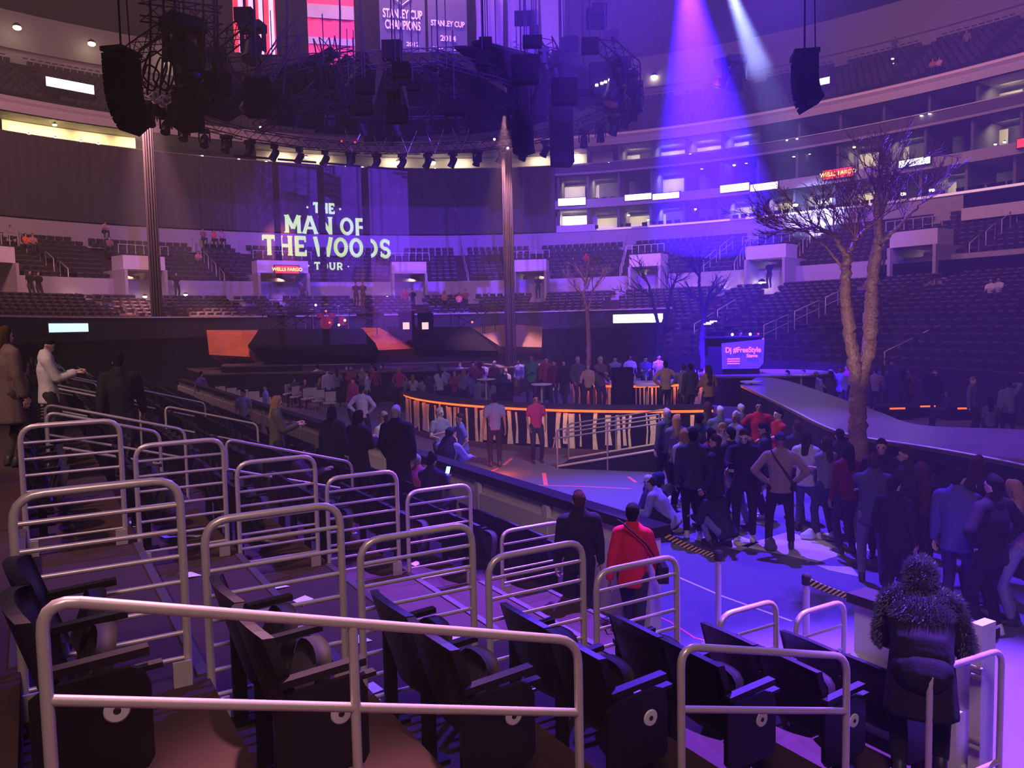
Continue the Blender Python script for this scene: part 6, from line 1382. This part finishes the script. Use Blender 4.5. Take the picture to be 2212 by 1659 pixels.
# ---- people in the near stand
def seat_person(x, d, k, fc, lb, pose, sx, hr, hc, tp, tc, bc, H=1.72, det=1, sk=0, z=None, hat=None):
    p = PX_(x, d); s_, t_ = uv(p.x, p.y); p.z = base_z(s_) if z is None else z
    return person(p, fc, lb, pose, sx, hr, hc, tp, tc, bc, det, sk, H, hat=hat)
deg = math.degrees(ANG_N)-90      # facing down the stand
seat_person(108, 11.6, 0, -60, 'person in a pale grey jacket and black trousers on the upper aisle at the left', 'phone', 'm', 'short', 'black', 'jacket', (.46, .42, .40), (.02, .02, .02), 1.80, 1, 0)
seat_person(22, 9.6, 0, -30, 'brown clad figure with long hair at the very left edge', 'stand', 'f', 'long', 'brown', 'coat', (.12, .08, .07), (.05, .03, .03), 1.70, 1, 0)
seat_person(262, 11.2, 1, 20, 'tall dark figure standing in the aisle beyond the guard rails', 'walk', 'm', 'short', 'black', 'coat', (.012, .010, .010), (.012, .012, .012), 1.80, 1, 1)
bl = seat_person(596, 13.4, 3, -70, 'blonde woman in an olive jacket looking at her hands in the seat rows', 'phone', 'f', 'long', 'blonde', 'jacket', (.10, .09, .06), (.02, .03, .03), 1.70, 1, 2)
sp = seat_person(642, 11.4, 3, -80, 'seated woman with dark hair raising a hand, right below the blonde', 'sitphone', 'f', 'long', 'black', 'jacket', (.06, .03, .05), (.02, .02, .03), 1.66, 1, 0, z=.60)
seat_person(718, 13.8, 4, -20, 'dark dressed woman with long black hair standing in the rows, left of two', 'stand', 'f', 'long', 'black', 'coat', (.012, .012, .014), (.012, .012, .014), 1.70, 1, 0)
seat_person(772, 12.9, 4, -30, 'second dark dressed woman, in front of the pale blue shirt', 'phone', 'f', 'long', 'black', 'coat', (.014, .013, .02), (.012, .012, .014), 1.72, 1, 0)
gm = seat_person(856, 12.7, 5, -15, 'grey haired man in a long black coat standing by the barrier', 'pocket', 'm', 'short', 'grey', 'coat', (.010, .010, .014), (.012, .012, .014), 1.80, 1, 2)
seat_person(828, 16.2, 5, 60, 'white shirted man in a cap beyond the grey haired man', 'talk', 'm', 'short', 'brown', 'tee', (.6, .58, .8), (.02, .02, .03), 1.76, 1, 0, z=0, hat=(.3, .3, .4))
vw = person(PX_(962, 14.2), -25, 'usher in a dark waistcoat with light blue sleeves leaning over the barrier', 'lean', 'm', 'short', 'black', 'sweater', (.32, .32, .75), (.10, .10, .30), 1, 0, 1.76, hat=(.02, .02, .04))
ve = MB(); a = vw.rotation_euler.z
cap(ve, (0, -.17, .93), (0, -.02, 1.18), (.178, .135), (.190, .145)); cap(ve, (0, -.02, 1.18), (0, .10, 1.36), (.190, .145), (.15, .12)); me = fuse(ve, .02); slot('waistcoat', me, cloth((.012, .012, .02)), vw)
hd = seat_person(930, 11.9, 6, -20, 'seated dark haired person holding a glowing phone by the barrier', 'sitphone', 'f', 'bun', 'black', 'jacket', (.02, .02, .07), (.02, .02, .04), 1.70, 1, 0, z=.30)
phone(hd, 'brightly glowing phone held up beside the barrier cap', 1)
rd = seat_person(905, 13.3, 6, 20, 'seated person with a red cloth on the shoulder next to the phone holder', 'sitlean', 'm', 'short', 'grey', 'jacket', (.40, .06, .14), (.02, .02, .04), 1.68, 1, 0, z=.10)
dj = person(Vector((PX_(1600, 29.1).x, 29.1, 1.52)), 180, 'disc jockey standing behind the booth', 'talk', 'm', 'short', 'black', 'tee', (.02, .02, .05), (.02, .02, .03), 0, 1, 1.5)
# ---- behind the runway, right
R = random.Random(12)
RB_ = [(1700, 27.5, (.3, .25, .7), 'pale violet lit woman left behind the round stage'), (1735, 28.5, (.10, .08, .4), 'violet lit man behind the round stage'), (1762, 27.0, (.30, .26, .7), 'person in pale violet bending right of the round stage'), (1795, 26.5, (.05, .04, .14), 'dark clad person before the lit table'), (1815, 28.5, (.35, .3, .6), 'lavender clad woman beside the magenta top'), (1829, 29.6, (.85, .03, .60), 'person in a glaring magenta top left of the tree trunk'), (1890, 28.0, (.35, .20, .40), 'woman in a rosy violet top right of the tree trunk'), (1905, 29.0, (.15, .1, .4), 'violet clad man right of the rosy top'), (1925, 30.5, (.3, .3, .5), 'short pale person behind the rosy top'), (1950, 26.8, (.02, .02, .03), 'black clad man with orange lit face, left one'), (1966, 27.2, (.22, .06, .05), 'person with orange lit shoulders beside the black clad man'), (2018, 27.0, (.015, .015, .02), 'black clad man lifting a drink, right behind the runway'), (2000, 28.5, (.03, .03, .04), 'dark figure left of the man lifting a drink'), (2045, 24.0, (.03, .04, .10), 'seated looking dark figure beyond the low tables'), (2100, 22.5, (.14, .14, .30), 'blue grey clad person beyond the low tables, third from the right'), (2140, 21.5, (.10, .11, .26), 'blue clad person beyond the low tables, second from the right'), (2178, 21.8, (.20, .20, .40), 'greyish blue person beyond the low tables, rightmost'), (2203, 25.0, (.40, .06, .36), 'person in purple at the right border behind the runway')]
for i, (x, d, col, lb) in enumerate(RB_):
    sitting = 2040 < x < 2190; q = PX_(x, d); q.z = .0
    person(q, R.uniform(-60, 220), lb, 'sit' if sitting and i % 2 else ['talk', 'folded', 'stand', 'phone', 'raise_', 'pocket'][i % 6] if i != 11 else 'raise_', 'f' if i % 2 else 'm', 'long' if i % 2 else 'short', ['black', 'brown', 'blonde'][i % 3], 'jacket' if i % 3 else 'tee', col, (.03, .03, .05), 0, i % 3, 1.62+.12*R.random())
# ---- seated guests on the floor before the stage
cols = [(.2, .2, .5), (.05, .05, .12), (.34, .34, .6), (.3, .05, .12), (.04, .04, .07), (.24, .24, .3), (.5, .5, .7), (.12, .05, .05), (.18, .2, .3)]
n_ = 0
for row, (dep, x0, x1) in enumerate([(37.5, 690, 1130), (35.0, 640, 1120), (32.5, 930, 1120)]):
    x = x0
    while x < x1:
        q = PX_(x, dep+R.uniform(-.6, .6)); q.z = 0; st_ = R.random() < .5
        person(q, R.uniform(-40, 40) if R.random() < .6 else R.uniform(120, 240), 'small figure in the dim audience on the floor between bar and main stage', ['stand', 'talk', 'phone', 'folded'][n_ % 4] if st_ else ['sit', 'sitlean', 'sitphone'][n_ % 3], 'f' if n_ % 2 else 'm', 'long' if n_ % 2 else 'short', ['black', 'brown', 'grey', 'blonde'][n_ % 4], 'jacket' if n_ % 3 else 'tee', R.choice(cols), (.02, .02, .04), 0, n_ % 3, R.uniform(1.58, 1.84), grp='dim audience before the main stage'); n_ += 1
        x += R.uniform(19, 34)
# ---- single people in the far stand
def far_person(x, y, o, lb, pose, col, sx='m', H=1.7, yoff=0, bcol=(.04, .04, .06)):
    """feet or seat at the tread that shows at (x, y)"""
    p = ring(phi_px(x, o), o); q = at_d(x, y, p.y); a = ring_frame(phi_px(x, o), o)[1]; fc = math.degrees(math.atan2(a.y, a.x))-90
    person(Vector((q.x, q.y, q.z)), fc, lb, pose, sx, 'long' if sx == 'f' else 'short', 'brown', 'tee', col, bcol, 0, 0, H)
FP = [(58, 548, -3.5, 'far person in a bright red top sitting high in the rows, far left', 'sit', (.85, .12, .08), 'f'), (73, 548, -3.5, 'pink lit companion right of the bright red top', 'sit', (.5, .2, .2), 'm'), (25, 530, -2.5, 'pair of dim seated fans at the left edge, lower one', 'sit', (.35, .25, .24), 'm'), (226, 515, -1.2, 'pink clad fan sitting up by the back wall, left', 'sitlean', (.6, .3, .3), 'f'), (238, 552, -3.8, 'fan seated beside the stair posts', 'sit', (.3, .14, .14), 'm'), (428, 580, -5.0, 'lone fan in orange leaning back in the rows', 'sitlean', (.75, .25, .2), 'm'), (463, 532, -1.6, 'fan in a red top under the curtain, left of three', 'sit', (.75, .12, .14), 'f'), (440, 530, -1.6, 'dark fan beside the red top under the curtain', 'sit', (.25, .12, .14), 'm'), (480, 532, -1.6, 'pinkish fan right of the red top under the curtain', 'sit', (.5, .25, .35), 'f'),
      (1266, 580, -3.8, 'far fan in vivid red sitting alone with a blue bag', 'sit', (.9, .03, .12), 'm'), (1238, 590, -4.6, 'dark fan left of the vivid red one', 'sit', (.06, .03, .08), 'm'), (961, 668, -11.5, 'pale fan in the front rows, left of the orange one', 'sit', (.4, .2, .25), 'f'), (992, 672, -12.5, 'orange clad fan in the front rows', 'sit', (.9, .3, .2), 'f'), (1006, 664, -11.5, 'fan right behind the orange clad one', 'sit', (.3, .12, .2), 'm'), (2139, 662, -12.5, 'white shirted fan sitting on the right, left one of two', 'sit', (.8, .66, .72), 'm'), (2156, 660, -12.5, 'white shirted fan sitting on the right, right one of two', 'sit', (.75, .6, .66), 'm'), (2028, 163, 2.6, 'pinkish fan on the upper deck, right of two', 'sit', (.8, .4, .42), 'f'), (2014, 166, 2.6, 'pinkish fan on the upper deck, left of two', 'sit', (.6, .2, .22), 'f')]
for x, y, o, lb, pose, col, sx in FP: far_person(x, y, o, lb, pose, col, sx)
FS = [(68, 652, -8.3, 'dark figure standing in the left portal, left one', (.02, .02, .02)), (86, 654, -8.3, 'dark figure standing in the left portal, right one', (.015, .015, .015)), (383, 646, -7.8, 'dark usher by the wall right of the left column', (.03, .02, .02)), (876, 674, -9.4, 'person in red at the foot of the right portal', (.7, .03, .10)), (892, 676, -9.4, 'dark figure with a black bundle beside the person in red', (.03, .02, .04)), (655, 664, -8.4, 'dim figure standing under the small red sign', (.10, .06, .07)), (1163, 646, -8.3, 'dark figure leaning at the portal of the right column', (.03, .02, .04)), (1662, 622, -8.0, 'black figure standing by the portal with glaring lamps', (.015, .012, .03)), (1932, 130, 5.5, 'dim figure with a torch standing on the upper deck', (.14, .12, .16)), (2088, 118, 6, 'dim grey figure standing on the upper deck, far right', (.3, .26, .30)), (1907, 588, -8, 'figure in the passage right of the big tree', (.05, .04, .06)), (770, 662, -8.8, 'dim steward by the box ledge in the middle', (.12, .06, .08)), (785, 662, -8.8, 'second dim steward by the box ledge', (.08, .05, .07)), (1960, 240, 2.2, 'person standing on the suite balcony at the right', (.03, .02, .03))]
for x, y, o, lb, col in FS: far_person(x, y, o, lb, 'stand', col, 'm', 1.75)
for i, (x, y) in enumerate([(1928, 127), (1930, 137)]): small_lamp(x, y, 5.3, .10 if i == 0 else .04, 'white torch light beside the dim figure on the upper deck, %s one' % ['bright', 'faint'][i], None, 'lampw', 'torch', 'torch')

# ================================================================= HAZE
hz_ = MB().box(Vector((0, 0, 0)), (1, 1, 1)); hz_ = MB(); hz_.prism([tuple(v) for v in [(-62, -6), (62, -6), (62, 92), (-62, 92)]], -.3, 33.4)
HM_ = bpy.data.materials.new('haze'); HM_.use_nodes = True; nt = HM_.node_tree; nt.nodes.remove(nt.nodes['Principled BSDF'])
vs_ = nt.nodes.new('ShaderNodeVolumeScatter'); vs_.inputs['Density'].default_value = .0026; vs_.inputs['Anisotropy'].default_value = .15; vs_.inputs['Color'].default_value = (.95, .93, 1, 1)
nt.links.new(vs_.outputs[0], nt.nodes['Material Output'].inputs['Volume'])
tag(hz_.build('haze', HM_), 'thin stage haze filling the hall and showing the light beams', 'haze', kind='stuff')

cl = MB(); cl.sphere((0, 0, 0), (7.5, 5.5, 10), 28, 18); CM_ = HM_.copy(); CM_.name = 'smoke'; CM_.node_tree.nodes['Volume Scatter'].inputs['Density'].default_value = .017  # denser haze added around the beams to brighten them
o = cl.build('added_smoke', CM_, None, False); o.location = (7.0, 28.0, 15.5); tag(o, 'thicker drifting smoke in which the violet and white beams glow', 'smoke', kind='stuff')
